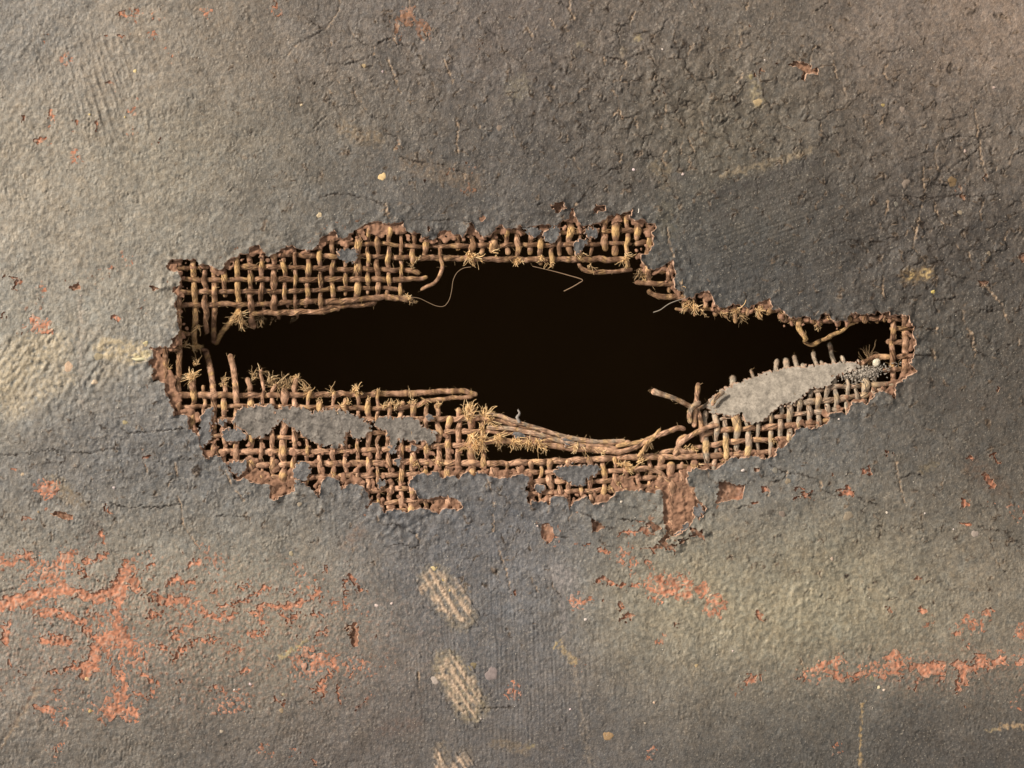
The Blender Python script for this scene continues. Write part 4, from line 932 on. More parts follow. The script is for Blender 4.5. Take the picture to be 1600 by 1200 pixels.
film = np.clip(0.30 + 0.38 * N10 + 0.3 * N7 + 0.3 * N18, 0, 0.85) * (SDP < -10) * (1 - 0.8 * DEEP)      # dusty grey film left in the losses
GC = GC * (1 - film[..., None]) + (0.8 * PIGM + 0.2 * alb((200, 150, 125))) * film[..., None]
GC = GC * (1 + 0.14 * L20 + 0.1 * N18)[..., None]
dk = sm(4, 20, SDP)
P, polys, mi, at = cut_sheet(np.arange(*s3[1].indices(NX)) if False else np.arange(NX), np.arange(NY), gk, GZ, {"pigment": np.clip(GC, .01, .8)}, 2.2)
me = build_mesh("ground_layer", W(P[:, 0], P[:, 1], P[:, 2]), polys, [M_GROUND, M_GROUND], mi, squeeze(at))
link("ground_layer", me, painting, label="red brown ground under the paint, crusted in the weave round the tear")

# --- islands of paint on the bare weave
for k, poly in enumerate(FLAKES):
    xs = [p_[0] for p_ in poly]; ys = [p_[1] for p_ in poly]
    s2 = win(min(xs) - 6, min(ys) - 6, max(xs) + 6, max(ys) + 6)
    jj = np.arange(s2[0].start, s2[0].stop); ii = np.arange(s2[1].start, s2[1].stop)
    F = np.full((NY, NX), -5.0)
    F[s2] = poly_sd(poly, XX[s2] + 1.3 * WX[s2], YY[s2] + 1.3 * WY[s2]) + 0.9 * N7[s2] + (0.9 * N10[s2] - 4.0 * np.clip(N18[s2] + 0.5 * N7[s2] - 0.9, 0, 2) if k in (6, 7) else 0)
    big = k in (6, 7, 18)
    cxm, cym = sum(xs) / len(xs), sum(ys) / len(ys)
    tx, ty = rnd.uniform(-.05, .05), rnd.uniform(-.05, .05)
    Z = np.zeros((NY, NX))
    Z[s2] = ZC - bend(XX[s2], YY[s2]) + 7.4 + (1.0 if k == 18 else 0.4) * N35[s2] * 0.9 + (1.0 if k in (6, 7) else 0) + (0.25 if big else 0.4) * N18[s2] + 0.12 * N10[s2] + 0.14 * N7[s2] + 0.8 * np.exp(-np.maximum(F[s2], 0) / 4) + (0 if big else tx * (XX[s2] - cxm) + ty * (YY[s2] - cym))
    if k == 6:
        Z[s2] += 0.25 * S165[s2] + 0.3 * N35[s2]
    if k == 18:
        base = np.broadcast_to(alb((164, 153, 136)), PIGM.shape)
    elif k in (6, 7):
        base = np.broadcast_to(alb((134, 126, 115)), PIGM.shape)
    else:
        base = np.broadcast_to(alb((98, 96, 92) if cym < 500 else (110, 107, 103)), PIGM.shape)
    DZ = np.zeros((NY, NX))
    if big:
        DZ[s2] = 0.7 * np.exp(-(VOR3[s2] / 0.55) ** 2) * np.clip(N35[s2] + 0.2, 0, 1) * (0.5 if k == 18 else 1)
        if k != 18:
            wvs = np.zeros_like(XX[s2])
            for x0 in VX:
                wvs = np.maximum(wvs, np.exp(-((XX[s2] - x0) / 5) ** 2))
            Z[s2] += 0.7 * wvs - 1.7
    C = np.zeros_like(PIGM)
    C[s2] = base[s2] * (1 + 0.09 * N35[s2] + 0.08 * N18[s2] + 0.05 * L20[s2] + 0.04 * N7[s2])[..., None]
    P, polys, mi, at = cut_sheet(ii, jj, F, Z, {"pigment": C, "dirt_shade": DZ}, (lambda x, y: (np.full(len(x), 1.4), np.full(len(x), 1.3))))
    me = build_mesh("paint_flake", W(P[:, 0], P[:, 1], P[:, 2]), polys, [M_DUSTY if k in (6, 7, 18) else M_PAINT, M_EDGE], mi, squeeze(at))
    link("paint_flake", me, painting, label=FLAKE_LABEL.get(k))

# --- ochre dabs of thick paint with brush ridges
DABS = [([(650,905),(665,888),(680,884),(692,890),(716,905),(735,930),(742,955),(735,978),(716,976),(700,966),(680,955),(660,935)], "upper ochre brush dab with slanting ridges"),
        ([(684,1032),(700,1020),(726,1034),(744,1058),(760,1092),(752,1098),(742,1128),(716,1114),(700,1100),(690,1075),(682,1060)], "middle ochre brush dab with slanting ridges beside white spots"),
        ([(678,1166),(690,1164),(700,1195),(712,1180),(722,1167),(736,1185),(742,1212),(678,1212)], "lowest ochre brush dab cut by the bottom edge of the picture")]
SD = streak(12, 57, 70, 61)
for poly, lab in DABS:
    xs = [p_[0] for p_ in poly]; ys = [p_[1] for p_ in poly]
    s2 = win(min(xs) - 8, min(ys) - 8, max(xs) + 8, max(ys) + 8)
    jj = np.arange(s2[0].start, s2[0].stop); ii = np.arange(s2[1].start, s2[1].stop)
    F = np.full((NY, NX), -5.0)
    inside = poly_sd(poly, XX[s2] + WX2[s2], YY[s2] + WY2[s2])
    F[s2] = inside + 2.5 * N18[s2] + 0.6 * N10[s2] + 2.6 * SD[s2] - 2.0 * np.clip(N35[s2] - .8, 0, 2)
    Z = np.zeros((NY, NX)); Z[s2] = H[s2] + 0.0 + 0.16 * np.clip(F[s2], 0, 4) + 0.45 * np.maximum(SD[s2], -0.6) + 0.2 * N7[s2]
    DC = PIGM.copy()
    kd = np.clip((0.36 + 0.24 * SD[s2] + 0.16 * N18[s2] + 0.06 * N7[s2] + 0.15 * N35[s2]) * sm(-1, 9, inside), 0.0, 0.9)[..., None]
    DC[s2] = PIGM[s2] * (1 - kd) + alb((206, 186, 156)) * np.array([1.10, 0.98, 0.94]) * kd
    P, polys, mi, at = cut_sheet(ii, jj, F, Z, {"pigment": DC, "dirt_shade": np.zeros((NY, NX))}, 1.0)
    me = build_mesh("impasto_dab", W(P[:, 0], P[:, 1], P[:, 2]), polys, [M_PAINT, M_PAINT], mi, squeeze(at))
    link("impasto_dab", me, painting, label=lab)

# --- spatters
spat_mats = {}
for (x, y, r, col) in SPATTER:
    key = tuple(int(round(c_ * f_ / 8.0) * 8) for c_, f_ in zip(col, (1.05, 0.99, 0.96)))
    if key not in spat_mats:
        spat_mats[key] = plain("spatter_paint", key, 4, 0.16, 0.75, 0.2, 0.5)
    n = 16
    ph = np.arange(n) / n * 2 * math.pi
    rr = r * (1 + 0.13 * np.sin(2 * ph + rnd.uniform(0, 6)) + 0.1 * np.sin(3 * ph + rnd.uniform(0, 6)) + 0.08 * np.sin(5 * ph + rnd.uniform(0, 6)))
    rings = [(1.0, -0.4), (0.86, 0.22), (0.55, 0.42 + 0.02 * r)]
    if r < 3:
        rings = [(1.0, -0.3), (0.85, 0.7), (0.5, 1.1)]
    V = []
    for s_, z_ in rings:
        px_, py_ = x + rr * s_ * np.cos(ph), y + rr * s_ * np.sin(ph)
        V.append(np.stack([px_, py_, samp(H, px_, py_) + z_ + 0.12 * samp(N7, px_ * 1.3, py_)], 1))
    V.append(np.array([[x, y, samp(H, x, y) + rings[-1][1] + 0.05]]))
    V = np.concatenate(V)
    q = []
    for a in range(2):
        for k in range(n):
            k2 = (k + 1) % n
            q.append([a * n + k2, a * n + k, (a + 1) * n + k, (a + 1) * n + k2])
    t = [[2 * n + (k + 1) % n, 2 * n + k, 3 * n] for k in range(n)]
    me = build_mesh("paint_spatter", W(V[:, 0], V[:, 1], V[:, 2]), [np.array(q), np.array(t)], [spat_mats[key]])
    link("paint_spatter", me, painting)

# --- pale grains added as sparkles on the paint
gv, gf = [], []
for k in range(420):
    x, y = rnd.uniform(0, 1600), rnd.uniform(0, 1200)
    if samp(EDGE, x, y) < 3:
        continue
    r = rnd.choice([.45, .5, .6, .7, .9, 1.1])
    z = float(samp(H, x, y)) + r * 0.6
    b = len(gv)
    gv += [(x + r, y, z), (x, y + r, z), (x - r, y, z), (x, y - r, z), (x + .2, y + .1, z + r), (x, y, z - r)]
    gf += [(b + 1, b, b + 4), (b + 2, b + 1, b + 4), (b + 3, b + 2, b + 4), (b, b + 3, b + 4), (b, b + 1, b + 5), (b + 1, b + 2, b + 5), (b + 2, b + 3, b + 5), (b + 3, b, b + 5)]
gv = np.array(gv)
M_GRAIN = plain("pale_sparkle", (226, 214, 192), 4, 0.15, 0.7, 0.3, 0)
me = build_mesh("sparkle_grains", W(gv[:, 0], gv[:, 1], gv[:, 2]), [np.array(gf)], [M_GRAIN])
link("sparkle_grains", me, painting, label="pale dust-like grains added as sparkles on the paint", kind="stuff")


# ------------------------------------------------------------------ the jute weave
def catmull(pts, step=2.3):
    pts = np.asarray(pts, float)
    if len(pts) == 2:
        pts = np.array([pts[0], (pts[0] + pts[1]) / 2, pts[1]])
    p = np.concatenate([[2 * pts[0] - pts[1]], pts, [2 * pts[-1] - pts[-2]]])
    out = []
    for k in range(1, len(p) - 2):
        a, b, c, d = p[k - 1], p[k], p[k + 1], p[k + 2]
        n = max(1, int(np.linalg.norm((c - b)[:2]) / step))
        t = (np.arange(n) / n)[:, None]
        out.append(0.5 * (2 * b + (c - a) * t + (2 * a - 5 * b + 4 * c - d) * t ** 2 + (3 * b - a - 3 * c + d) * t ** 3))
    out.append(pts[-1:])
    return np.concatenate(out)




def tube(pts, r, gold=None,  sides=9, pinkness=0.4, seed=0, ply=True, taper=(True, True), grey=0.0, mshift=0.0):
    """yarn along pts (n,3); returns verts, faces, attrs"""
    g = np.random.default_rng(seed)
    n = len(pts)
    t = np.gradient(pts, axis=0)
    t /= np.maximum(np.linalg.norm(t, axis=1, keepdims=True), 1e-9)
    n1 = np.cross(t, np.array([0, 0, 1.0]))
    n1 /= np.maximum(np.linalg.norm(n1, axis=1, keepdims=True), 1e-6)
    n2 = np.cross(n1, t)
    s = np.concatenate([[0], np.cumsum(np.linalg.norm(np.diff(pts, axis=0), axis=1))])
    r = np.interp(s, np.linspace(0, s[-1], len(r)), r) if hasattr(r, '__len__') else np.full(n, float(r))
    lump = np.interp(s, np.arange(0, s[-1] + 20, 9), g.normal(0, 1, len(np.arange(0, s[-1] + 20, 9))))
    r = r * (1 + 0.055 * lump)
    e0 = np.minimum(s / 4.0, 1); e1 = np.minimum((s[-1] - s) / 4.0, 1)
    if taper[0]:
        r = r * (0.45 + 0.55 * np.sqrt(e0))
    if taper[1]:
        r = r * (0.45 + 0.55 * np.sqrt(e1))
    ph = -math.pi / 2 + np.arange(sides) / sides * 2 * math.pi
    pitch = g.uniform(24, 44)
    tw = 2 * ph[None, :] - (s[:, None] * 2 * math.pi / pitch)
    rad = r[:, None] * (1 + (0.02 if ply else 0) * np.cos(tw)) * (1 + 0.05 * g.normal(0, 1, (n, sides)))
    V = pts[:, None, :] + rad[..., None] * (np.cos(ph)[None, :, None] * n1[:, None, :] + 0.74 * np.sin(ph)[None, :, None] * n2[:, None, :])
    V = V.reshape(-1, 3)
    a = np.arange(n - 1)[:, None] * sides
    k = np.arange(sides)[None, :]; k2 = (np.arange(sides)[None, :] + 1) % sides
    q = np.stack([a + k, a + k2, a + sides + k2, a + sides + k], -1).reshape(-1, 4)
    V = np.concatenate([V, pts[:1], pts[-1:]])
    c0, c1 = n * sides, n * sides + 1
    tr = [[c0, (kk + 1) % sides, kk] for kk in range(sides)] + [[c1, (n - 1) * sides + kk, (n - 1) * sides + (kk + 1) % sides] for kk in range(sides)]
    # colour
    x, y = pts[:, 0], pts[:, 1]
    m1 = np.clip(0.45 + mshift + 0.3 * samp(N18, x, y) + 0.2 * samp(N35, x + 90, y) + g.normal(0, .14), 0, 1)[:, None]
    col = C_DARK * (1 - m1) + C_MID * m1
    pk = np.clip(pinkness + 0.22 * samp(N18, x + 300, y) + 0.18 * samp(N10, x, y + 200), 0, 1)[:, None]
    col = col * (1 - pk) + C_PINK * pk
    if grey:
        gg = np.clip(grey + 0.2 * samp(N18, x, y + 50), 0, 1)[:, None]
        col = col * (1 - gg) + C_GREY * gg
    gl_ = np.zeros(n) if gold is None else np.clip(gold, 0, 1.2) + np.zeros(n)
    colv = np.repeat(col, sides, 0)
    # worn gold sits on the outer face of the crest only
    colv = np.concatenate([colv, col[:1], col[-1:]])
    tv = np.concatenate([(tw * 1.0).ravel(), [0, 0]])
    sv = np.concatenate([np.repeat(s, sides), [0, s[-1]]])
    return V, [q, np.array(tr)], {"pigment": colv, "twist": tv, "along": sv, "gold": np.concatenate([np.repeat(gl_, sides), gl_[:1], gl_[-1:]])}


def hairs(list_pts, sides=3):
    Vs, Fs, off = [], [], 0
    for pts, r in list_pts:
        n = len(pts)
        t = np.gradient(pts, axis=0); t /= np.maximum(np.linalg.norm(t, axis=1, keepdims=True), 1e-9)
        ref = np.array([0, 0, 1.0]) if abs(t[0, 2]) < .8 else np.array([1.0, 0, 0])
        n1 = np.cross(t, ref); n1 /= np.maximum(np.linalg.norm(n1, axis=1, keepdims=True), 1e-6)
        n2 = np.cross(n1, t)
        ph = np.arange(sides) / sides * 2 * math.pi
        V = pts[:, None, :] + r[:, None, None] * (np.cos(ph)[None, :, None] * n1[:, None, :] + np.sin(ph)[None, :, None] * n2[:, None, :])
        a = np.arange(n - 1)[:, None] * sides; k = np.arange(sides)[None, :]; k2 = (k + 1) % sides
        Fs.append(np.stack([a + k, a + k2, a + sides + k2, a + sides + k], -1).reshape(-1, 4) + off)
        Vs.append(V.reshape(-1, 3)); off += n * sides
    return np.concatenate(Vs), np.concatenate(Fs)


def pinkness_at(x, y):
    return float(0.14 + 0.58 * sm(560, 720, y) * (1 - 0.25 * sm(1150, 1350, x)) + 0.10 * sm(1350, 1420, x))


fuzz_roots = []


def yarn(name, pts, r, gold=None, seed=0, grey=0.0, parent=painting, label=None, pk=None, ply=True, mshift=0.0):
    if pk is None:
        mx, my = pts[:, 0].mean(), pts[:, 1].mean()
        pk = pinkness_at(mx, my)
    V, F, A = tube(pts, r, gold, 9, pk, seed, ply, grey=grey, mshift=mshift)
    for q in range(0, len(V) - 2, 23):
        fuzz_roots.append(V[q])
    g = np.random.default_rng(seed + 40000)
    n = len(pts)
    if n > 6:
        t = np.gradient(pts, axis=0); t /= np.maximum(np.linalg.norm(t, axis=1, keepdims=True), 1e-9)
        n1 = np.cross(t, np.array([0, 0, 1.0])); n1 /= np.maximum(np.linalg.norm(n1, axis=1, keepdims=True), 1e-6)
        n2 = np.cross(n1, t)
        s = np.concatenate([[0], np.cumsum(np.linalg.norm(np.diff(pts, axis=0), axis=1))])
        rr = V[:n * 9].reshape(n, 9, 3)
        rmean = np.linalg.norm(rr - pts[:, None, :], axis=2).mean(1)
        L = []; fc = []
        for q in range(7):
            ph = g.uniform(0, 6.28) - s * 2 * math.pi / g.uniform(55, 110) + np.interp(s, np.linspace(0, s[-1], 5), g.normal(0, .5, 5))
            off = rmean * (1.0 + 0.09 * np.interp(s, np.arange(0, s[-1] + 24, 12), g.normal(0.3, 1, len(np.arange(0, s[-1] + 24, 12)))))
            P_ = pts + off[:, None] * (np.cos(ph)[:, None] * n1 + 0.8 * np.sin(ph)[:, None] * n2)
            i0 = g.integers(0, max(1, n // 3)); i1 = n - g.integers(0, max(1, n // 3))
            if i1 - i0 < 4:
                continue
            L.append((P_[i0:i1], np.full(i1 - i0, g.uniform(.45, .95)) * np.sin(np.linspace(0.35, math.pi - 0.35, i1 - i0))))
            base = A["pigment"][:n * 9:9][i0:i1]
            kq = g.choice([0.55, 0.75, 1.25, 1.5])
            fc.append((np.repeat(base * kq, 3, 0), np.repeat((gold[i0:i1] if gold is not None else np.zeros(i1 - i0)) * (1.0 if kq > 1 else 0.3), 3)))
        if L:
            V2, F2 = hairs(L)
            F = F + [F2 + len(V)]
            m2 = len(V2)
            A["pigment"] = np.concatenate([A["pigment"], np.clip(np.concatenate([f_[0] for f_ in fc]), .004, .8)])
            A["gold"] = np.concatenate([A["gold"], np.concatenate([f_[1] for f_ in fc])])
            A["twist"] = np.concatenate([A["twist"], g.uniform(0, 12) + np.zeros(m2)])
            A["along"] = np.concatenate([A["along"], np.repeat(np.concatenate([np.arange(len(l_[0])) * 2.2 for l_ in L]), 3)])
            V = np.concatenate([V, V2])
    me = build_mesh(name, W(V[:, 0], V[:, 1], V[:, 2]), F, [M_JUTE], None, A)
    return link(name, me, parent, label)


# vertical yarns: find where the paint edge cuts each column
warps = []
yy = np.arange(300, 860, 1.0)
specials_x = set()
for i, x in enumerate(VX):
    sd = samp(SDP, np.full(len(yy), x), yy)
    up = yy[(sd > 0) & (yy < 545)]
    dn = yy[(sd > 0) & (yy > 560)]
    te = V_TOP_END.get(x); bs = V_BOT_START.get(x)
    if te and len(up) and te > up[0] - 6:
        warps.append([i, x, up[0] - 13, te])
    if bs and len(dn) and bs < dn[-1] + 6:
        warps.append([i, x, bs, dn[-1] + 13])
rows = []
for (rid, pts, r) in ROWS:
    p2 = catmull(pts, 2.3)
    o = np.argsort(p2[:, 0], kind='stable')
    rows.append([rid, p2, r, p2[o, 0], p2[o, 1]])
AMP = 2.7
cross_rows = [[] for _ in rows]             # (x, z)
spec_cols = [(279, 396, 662), (1397, 488, 628), (1415, 482, 606), (302, 398, 535), (334, 405, 478), (369, 390, 478), (333, 640, 712), (369, 615, 735), (240, 538, 592), (258, 534, 604)]


def zwave(t, kn):
    """cosine interpolation through knots (t, z)"""
    if not kn:
        return np.zeros_like(t)
    kn = sorted(kn)
    ks = [kn[0][0] - 12] + [k_[0] for k_ in kn] + [kn[-1][0] + 12]
    vs = [0.0] + [k_[1] for k_ in kn] + [0.0]
    ks = np.array(ks); vs = np.array(vs)
    j = np.clip(np.searchsorted(ks, t) - 1, 0, len(ks) - 2)
    u = np.clip((t - ks[j]) / np.maximum(ks[j + 1] - ks[j], 1e-6), 0, 1)
    u = u * u * (3 - 2 * u)
    return vs[j] * (1 - u) + vs[j + 1] * u


def column_knots(i, x, y0, y1):
    kn = []
    for k, (rid, p2, r, rx, ry) in enumerate(rows):
        if rx[0] <= x <= rx[-1]:
            y = float(np.interp(x, rx, ry))
            if y0 - 2 <= y <= y1 + 2:
                s = 1 if (i + rid) % 2 == 0 else -1
                kn.append((y, s * AMP))
                cross_rows[k].append((x, -s * AMP))
    return kn


for (x, y0, y1) in spec_cols:
    i = min(range(len(VX)), key=lambda q: abs(VX[q] - x))
    column_knots(i, x, y0, y1)
for n, (i, x, y0, y1) in enumerate(warps):
    g = np.random.default_rng(1000 + n)
    if y0 > 530 and x > 1110:
        y0 += g.normal(1, 6)
        if n % 5 == 2:
            y0 += 14
    kn = column_knots(i, x, y0, y1)
    m = max(3, int((y1 - y0) / 2.2))
    ys = np.linspace(y0, y1, m)
    xs = x + 0.9 * samp(N35, np.full(m, x), ys) + g.normal(0, .5) + np.interp(ys, np.linspace(y0, y1, 6), g.normal(0, .8, 6))
    # free ends wander
    free = y1 if y1 < 545 else y0
    dfree = np.abs(ys - free)
    dirn = g.normal(0, 1)
    lean = 0.3 if (x > 1110 and y0 < 620 and y0 > 530) else 0.16
    xs = xs + dirn * np.maximum(14 - dfree, 0) * lean
    zw = zwave(ys, kn)
    zs = zc(xs, ys) + zw
    gp = g.random()
    crest = np.clip((zw + 0.9) / 2.6, 0, 1) ** 1.3
    patch = np.clip(0.9 * samp(N35, xs + 500, ys * 1.0) + 0.4 * g.normal() + 0.55, 0, 1)
    gold = crest * patch * (0.8 if gp > .25 else .3) * (0.55 if x > 1180 and y0 < 650 else 1) + 0.4 * np.exp(-dfree / 6)
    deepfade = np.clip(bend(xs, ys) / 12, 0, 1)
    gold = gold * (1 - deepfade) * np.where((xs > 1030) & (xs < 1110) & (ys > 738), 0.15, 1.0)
    r = (3.75 + g.normal(0, .8)) * (1 + 0.16 * np.clip(zw / AMP, -1, 1)) * (1 + 0.10 * np.interp(ys, np.linspace(y0, y1, 7), g.normal(0, 1, 7)))
    yarn("warp_thread", np.stack([xs, ys, zs], 1), np.clip(r, 2.6, 6.6), gold, 1000 + n, grey=0.75 if (x > 1095 and y0 < 650 and y0 > 530) else 0.0)

for k, (rid, p2, r, rx, ry) in enumerate(rows):
    g = np.random.default_rng(3000 + k)
    x = p2[:, 0]; y = p2[:, 1] + 0.6 * samp(N35, p2[:, 0] + 77, p2[:, 1])
    zw = zwave(x, cross_rows[k]) * 0.85
    zs = zc(x, y) + zw - 1.1
    if rid == 16:
        zs = zs + 2.6 * sm(690, 730, x) * sm(1130, 1080, x)      # taut long yarn stands clear
    if 13 <= rid <= 15:
        zs = zs + 4.0 * sm(690, 760, x)
    if rid in (11, 12):
        zs = zs + 3 * sm(600, 660, x)
    gold = np.clip(0.55 * samp(N18, x + 700, y) * samp(N35, x, y + 300), 0, 0.45) + 0.3 * np.exp(-(x[-1] - x) / 6.0) * (samp(SDP, x[-1], y[-1]) > 6)
    lab = None
    gold = gold * 0.8
    if k == 29 or (rid == 16):
        lab = "long taut pinkish yarn along the lower lip of the tear"
    rv = (0.89 * r + g.normal(0, .35)) * (1 + 0.05 * np.clip(zw / AMP, -1, 1)) * (1 + 0.09 * np.interp(x, np.linspace(x.min(), x.max() + 1, 9), g.normal(0, 1, 9)))
    yarn("weft_thread", np.stack([x, y, zs], 1), rv, gold, 3000 + k, pk=pinkness_at(x.mean(), y.mean()) - 0.1, mshift=-0.38 if y.mean() < 560 else -0.1, grey=0.45 if (x.mean() > 1100 and y.mean() < 660 and y.mean() > 590) else 0.0, label=lab)  # wefts coloured darker, painting in the shade of the warps

SPEC_LABEL = {4: "loose yarn end hanging down from the upper edge into the dark hole", 7: None, 13: "pale looped yarn end curling into the right of the hole", 14: "thin splayed strand running slantwise over the lower weave"}
special_objs = []
for k, (pts, r) in enumerate(V_SPECIAL):
    p3 = catmull(pts, 2.2)
    i = min(range(len(VX)), key=lambda q: abs(VX[q] - pts[0][0]))
    kn = []
    for kk, (rid, p2, rr_, rx, ry) in enumerate(rows):
        if rx[0] <= pts[0][0] <= rx[-1]:
            y_ = float(np.interp(pts[0][0], rx, ry))
            kn.append((y_, (1 if (i + rid) % 2 == 0 else -1) * AMP))
    lo, hi = p3[:, 1].min(), p3[:, 1].max()
    zw = zwave(p3[:, 1], [q for q in kn if lo - 2 <= q[0] <= hi + 2]) if k not in (13, 14) else 0
    b = bend(p3[:, 0], p3[:, 1]) * (1.0 if k in (5, 3, 2, 1) else 0.6)
    z = ZC - 3.6 * sm(0, 9, -samp(SDP, p3[:, 0], p3[:, 1])) - b + p3[:, 2] + zw
    gold = 0.5 * np.clip(samp(N18, p3[:, 0], p3[:, 1]), 0, 1)
    if k in (1, 3, 13):
        gold = gold + 0.45
    if k == 0:
        gold = gold * 0 + 0.15
    special_objs.append(yarn("warp_thread", np.stack([p3[:, 0], p3[:, 1], z], 1), r, gold, 5000 + k, label=SPEC_LABEL.get(k)))
for k, (pts, r) in enumerate(STRANDS):
    p3 = catmull(pts, 2.2)
    z = ZC + 1.5 + 1.6 * p3[:, 2] - 0.5 * bend(p3[:, 0], p3[:, 1])
    gold = 0.5 * np.clip(samp(N18, p3[:, 0] + 40, p3[:, 1]), 0, 1)
    if k in (2, 3):
        gold = gold + 0.6
    yarn("loose_strand", np.stack([p3[:, 0], p3[:, 1], z], 1), r, gold, 6000 + k, grey=0.35 if k in (0, 7, 8, 9, 10) else 0.0)


# ------------------------------------------------------------------ frayed ends and fuzz
def fibre(p0, d, length, r, curl, g, n=6, ax=None, kink=0.06):
    """thin curved hair: returns points (n,3), radii"""
    pts = [np.array(p0, float)]
    d = np.array(d, float); d /= np.linalg.norm(d)
    ax = g.normal(0, 1, 3) if ax is None else np.array(ax); ax = ax - ax.dot(d) * d
    for k in range(n - 1):
        d = d + ax * curl / n + g.normal(0, kink, 3)
        d /= np.linalg.norm(d)
        pts.append(pts[-1] + d * length / (n - 1))
    return np.array(pts), r * np.linspace(1, 0.55, n)





C_FIB_GOLD = np.array([0.80, 0.545, 0.28]); C_FIB_DULL = np.array([0.25, 0.165, 0.098]); C_FIB_PALE = np.array([0.80, 0.60, 0.36])
thread_list = [o for o in COL.objects if o.name.split('.')[0] in ("warp_thread", "weft_thread", "loose_strand")]
heads = {}
for o in thread_list:
    co = np.empty(len(o.data.vertices) * 3, np.float32)
    o.data.vertices.foreach_get("co", co)
    heads[o.name] = co.reshape(-1, 3)[::9]
for k, (x, y, z, ang, ln, cnt, spr, gold) in enumerate(TUFTS):
    g = np.random.default_rng(8000 + k)
    L = []
    zb = ZC - bend(x, y) + z
    cnt = int(cnt * 2.8)
    spr = min(spr, 42)
    cnt = int(cnt * 0.62)
    nb = 3 if cnt < 18 else 6
    bd = [(ang + g.normal(0, spr * 0.5), g.normal(0.25, 0.3), x + g.normal(0, 2.6), y + g.normal(0, 2.6), g.uniform(.45, 1.15), g.normal(0, 1, 3)) for _ in range(nb)]
    for q in range(cnt):
        B = bd[q % nb]
        a = math.radians(B[0] + g.normal(0, 8 + spr * 0.3))
        e = B[1] + g.normal(0, .12)
        p0 = (B[2] + g.normal(0, 1.1), B[3] + g.normal(0, 1.1), zb + g.normal(0, 0.9))
        l_ = ln * B[4] * g.uniform(.35, 1.1)
        L.append(fibre(p0, (math.cos(a), math.sin(a), e), l_, g.uniform(.32, .7) * (1.0 + 0.45 * gold), g.normal(0.9, 1.2) * (2.0 if spr > 35 else 1.1), g, 8, B[5], 0.24))
    V, F = hairs(L)
    nper = 8 * 3
    cols = []
    for q in range(cnt):
        f = np.clip(gold + g.normal(0, .22), 0, 1)
        c_ = C_FIB_DULL * (0.62 if gold < 0.36 else 1.0) * (1 - f) + C_FIB_GOLD * f  # dullest tufts darkened in colour to fade into shadow
        if g.random() < 0.25 * gold:
            c_ = C_FIB_PALE
        cols.append(np.repeat(c_[None], nper, 0))
    me = build_mesh("frayed_end", W(V[:, 0], V[:, 1], V[:, 2]), [F], [M_FIBRE], None, {"pigment": np.concatenate(cols)})
    c0 = W(x, y, zb)
    par = min(thread_list, key=lambda o: float(np.min(np.sum((heads[o.name] - c0) ** 2, 1))))
    link("frayed_end", me, par)

g = np.random.default_rng(99)
L = []
for p0 in fuzz_roots:
    if g.random() > 0.6 or samp(SDP, p0[0], p0[1]) < 1:
        continue
    a = g.uniform(0, 2 * math.pi)
    L.append(fibre(p0, (math.cos(a), math.sin(a), g.uniform(-.2, .8)), g.uniform(3, 9), g.uniform(.22, .45), g.normal(0, 1.8), g, 5))
V, F = hairs(L)
me = build_mesh("thread_fuzz", W(V[:, 0], V[:, 1], V[:, 2]), [F], [M_FIBRE], None, {"pigment": np.repeat(alb((190, 156, 112), 1.2)[None], len(V), 0)})
link("thread_fuzz", me, painting, label="fine fuzz of short fibres standing off the yarns", kind="stuff")


# ------------------------------------------------------------------ loose things caught on the canvas
def loose(name, pts, r, col, label, cat, jit=0.0, seed=1):
    p3 = catmull(pts, 2.0)
    gq = np.random.default_rng(seed)
    p3[:, 2] += ZC
    rr_ = np.interp(np.linspace(0, 1, len(p3)), np.linspace(0, 1, len(r)), r) if hasattr(r, '__len__') else np.full(len(p3), r)
    V, F = hairs([(p3, rr_)], 6)
    V = V + gq.normal(0, 1, V.shape) * jit
    me = build_mesh(name, W(V[:, 0], V[:, 1], V[:, 2]) + ROOT, [F], [M_FIBRE], None, {"pigment": np.repeat(alb(col, 1.2)[None], len(V), 0)})
    o = link(name, me, None, label, cat)
    base = np.array(W(p3[0, 0], p3[0, 1], p3[0, 2]) + ROOT)
    o.data.transform(__import__('mathutils').Matrix.Translation([-float(q) for q in base]))
    o.location = base
    return o


loose("loose_hair", [(640, 464, 6), (655, 466, 6), (668, 472, 5), (682, 478, 5), (694, 478, 5), (702, 468, 5), (706, 452, 5), (708, 438, 5), (714, 426, 5), (724, 419, 5), (736, 417, 7)], 0.42, (150, 124, 96), "single fine brown hair looping across the dark hole below the upper edge", "hair")
loose("straw_fibre", [(832, 416, 5), (845, 419, 6), (866, 424, 6), (888, 430, 6), (910, 437, 6), (905, 442, 6), (895, 448, 5), (881, 455, 5)], [0.5, 0.5, 0.6, 0.7, 0.8, 0.75, 0.7, 0.8], (150, 122, 94), "stiff bent brown straw fibre hanging below the middle of the upper edge", "fibre", .05)
loose("grey_bristle", [(1072, 466, 5), (1060, 469, 5), (1045, 475, 5), (1032, 484, 4), (1021, 488, 4)], [0.6, 0.6, 0.7, 0.7, 0.9], (150, 138, 120), "short curved grey bristle pointing left from the right side of the upper edge", "bristle", .05)
loose("white_wisp", [(993, 344, 8), (996, 341, 9), (995, 336, 9), (998, 331, 9), (998, 326, 9)], [1.6, 1.2, 0.9, 0.8, 0.6], (236, 226, 206), "tiny white wisp of lint standing at the top corner of the bare weave", "lint", .1)
loose("pale_splinter", [(231, 563, 8), (222, 561, 9), (214, 562, 9), (206, 560, 8.5)], [1.5, 2.6, 2.4, 1.0], (206, 196, 156), "pale splinter lying on the paint left of the tear", "splinter", .15)
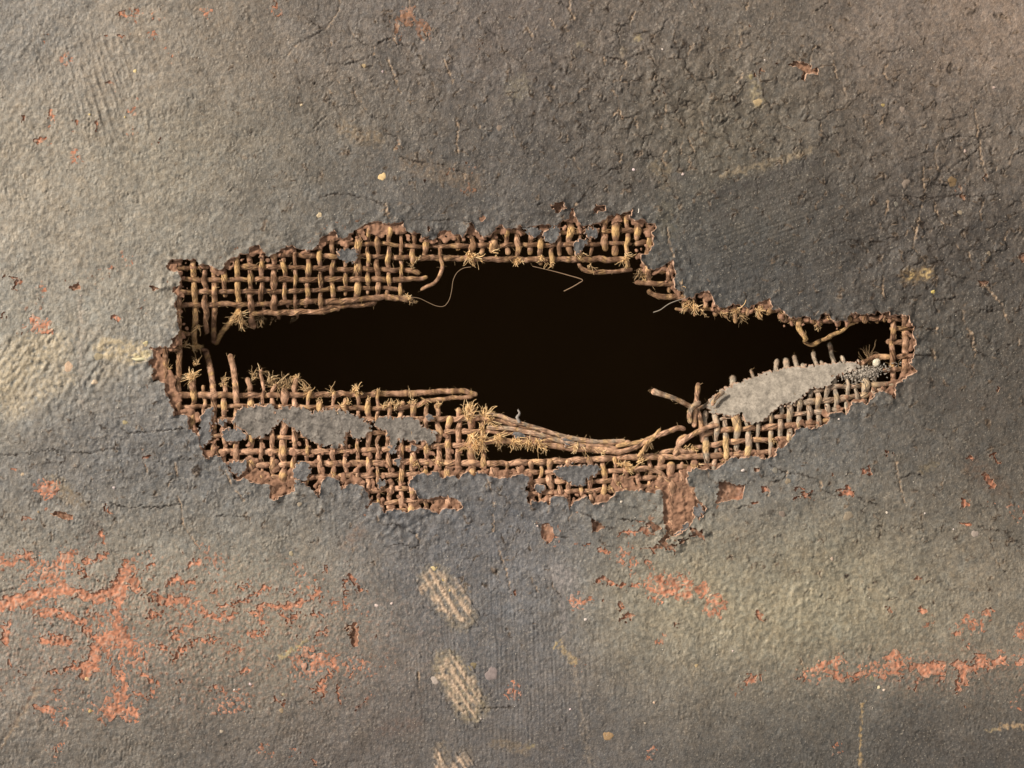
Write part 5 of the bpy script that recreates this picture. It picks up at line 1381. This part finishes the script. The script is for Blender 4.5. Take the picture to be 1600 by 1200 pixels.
loose("grey_fluff", [(812, 660, 9), (808, 652, 9), (812, 646, 8), (809, 640, 8)], [2.4, 2.6, 2.0, 1.2], (150, 140, 128), "small grey fluff standing on the bundle of yarns at the lower lip", "lint", .35)

# crumb and dust on the bent-back corner
gq = np.random.default_rng(55)
import bmesh


def lump(name, x, y, z, r, col, label, cat, rough=0.25):
    bm = bmesh.new()
    bmesh.ops.create_icosphere(bm, subdivisions=2, radius=1.0)
    for v_ in bm.verts:
        f_ = 1 + rough * gq.normal()
        v_.co = (v_.co.x * r * f_ * PX, v_.co.y * r * .8 * f_ * PX, v_.co.z * r * f_ * PX)
    me_ = bpy.data.meshes.new(name)
    bm.to_mesh(me_); bm.free()
    me_.materials.append(plain(name, col, 5, .2, .85, .15, .6))
    o = link(name, me_, None, label, cat)
    o.location = W(x, y, z) + ROOT
    return o


lump("plaster_crumb", 1371, 567, ZC - float(bend(1371, 567)) + 9, 6, (238, 226, 196), "cream plaster crumb resting on the dusty yarns at the right corner of the hole", "crumb", 0.1)
L = []
for k in range(300):
    x = gq.normal(1354, 16); y = 586 - (x - 1340) * .22 + gq.normal(0, 5) * (1 + .3 * math.sin(x * .4))
    z = ZC - float(bend(x, y)) + 4 + abs(gq.normal(0, 2.5))
    a = gq.uniform(0, 6.28)
    L.append(fibre((x, y, z), (math.cos(a), math.sin(a), gq.normal(.3, .5)), gq.uniform(2, 6), gq.uniform(.4, 1.4), gq.normal(0, 3.5), gq, 5))
V, F = hairs(L)
ico = bmesh.new()
bmesh.ops.create_icosphere(ico, subdivisions=1, radius=1.0)
iv_ = np.array([v_.co[:] for v_ in ico.verts]); if_ = np.array([[v_.index for v_ in f_.verts] for f_ in ico.faces]); ico.free()
Fs = [F]; Ft = []
for k in range(120):
    x = gq.normal(1354, 16); y = 586 - (x - 1340) * .25 + gq.normal(0, 4.5)
    r = abs(gq.normal(1.0, .9)) + .5
    z = ZC - float(bend(x, y)) + 4.5 + gq.normal(0, 1.5)
    b_ = len(V)
    V = np.concatenate([V, iv_ * r * (1 + 0.25 * gq.normal(0, 1, (len(iv_), 1))) + np.array([x, y, z])])
    Ft.append(if_[:, ::-1] + b_)
F = F
me = build_mesh("dust_clump", W(V[:, 0], V[:, 1], V[:, 2]) + ROOT, [F, np.concatenate(Ft)], [M_FIBRE], None, {"pigment": np.repeat(alb((176, 164, 146), 1.1)[None], len(V), 0) * np.clip(1 + 0.1 * gq.normal(0, 1, (len(V), 1)), .5, 1.4)})
link("dust_clump", me, None, "fluffy pale grey dust clump matted on the bent-back yarns beside the plaster crumb", "dust")
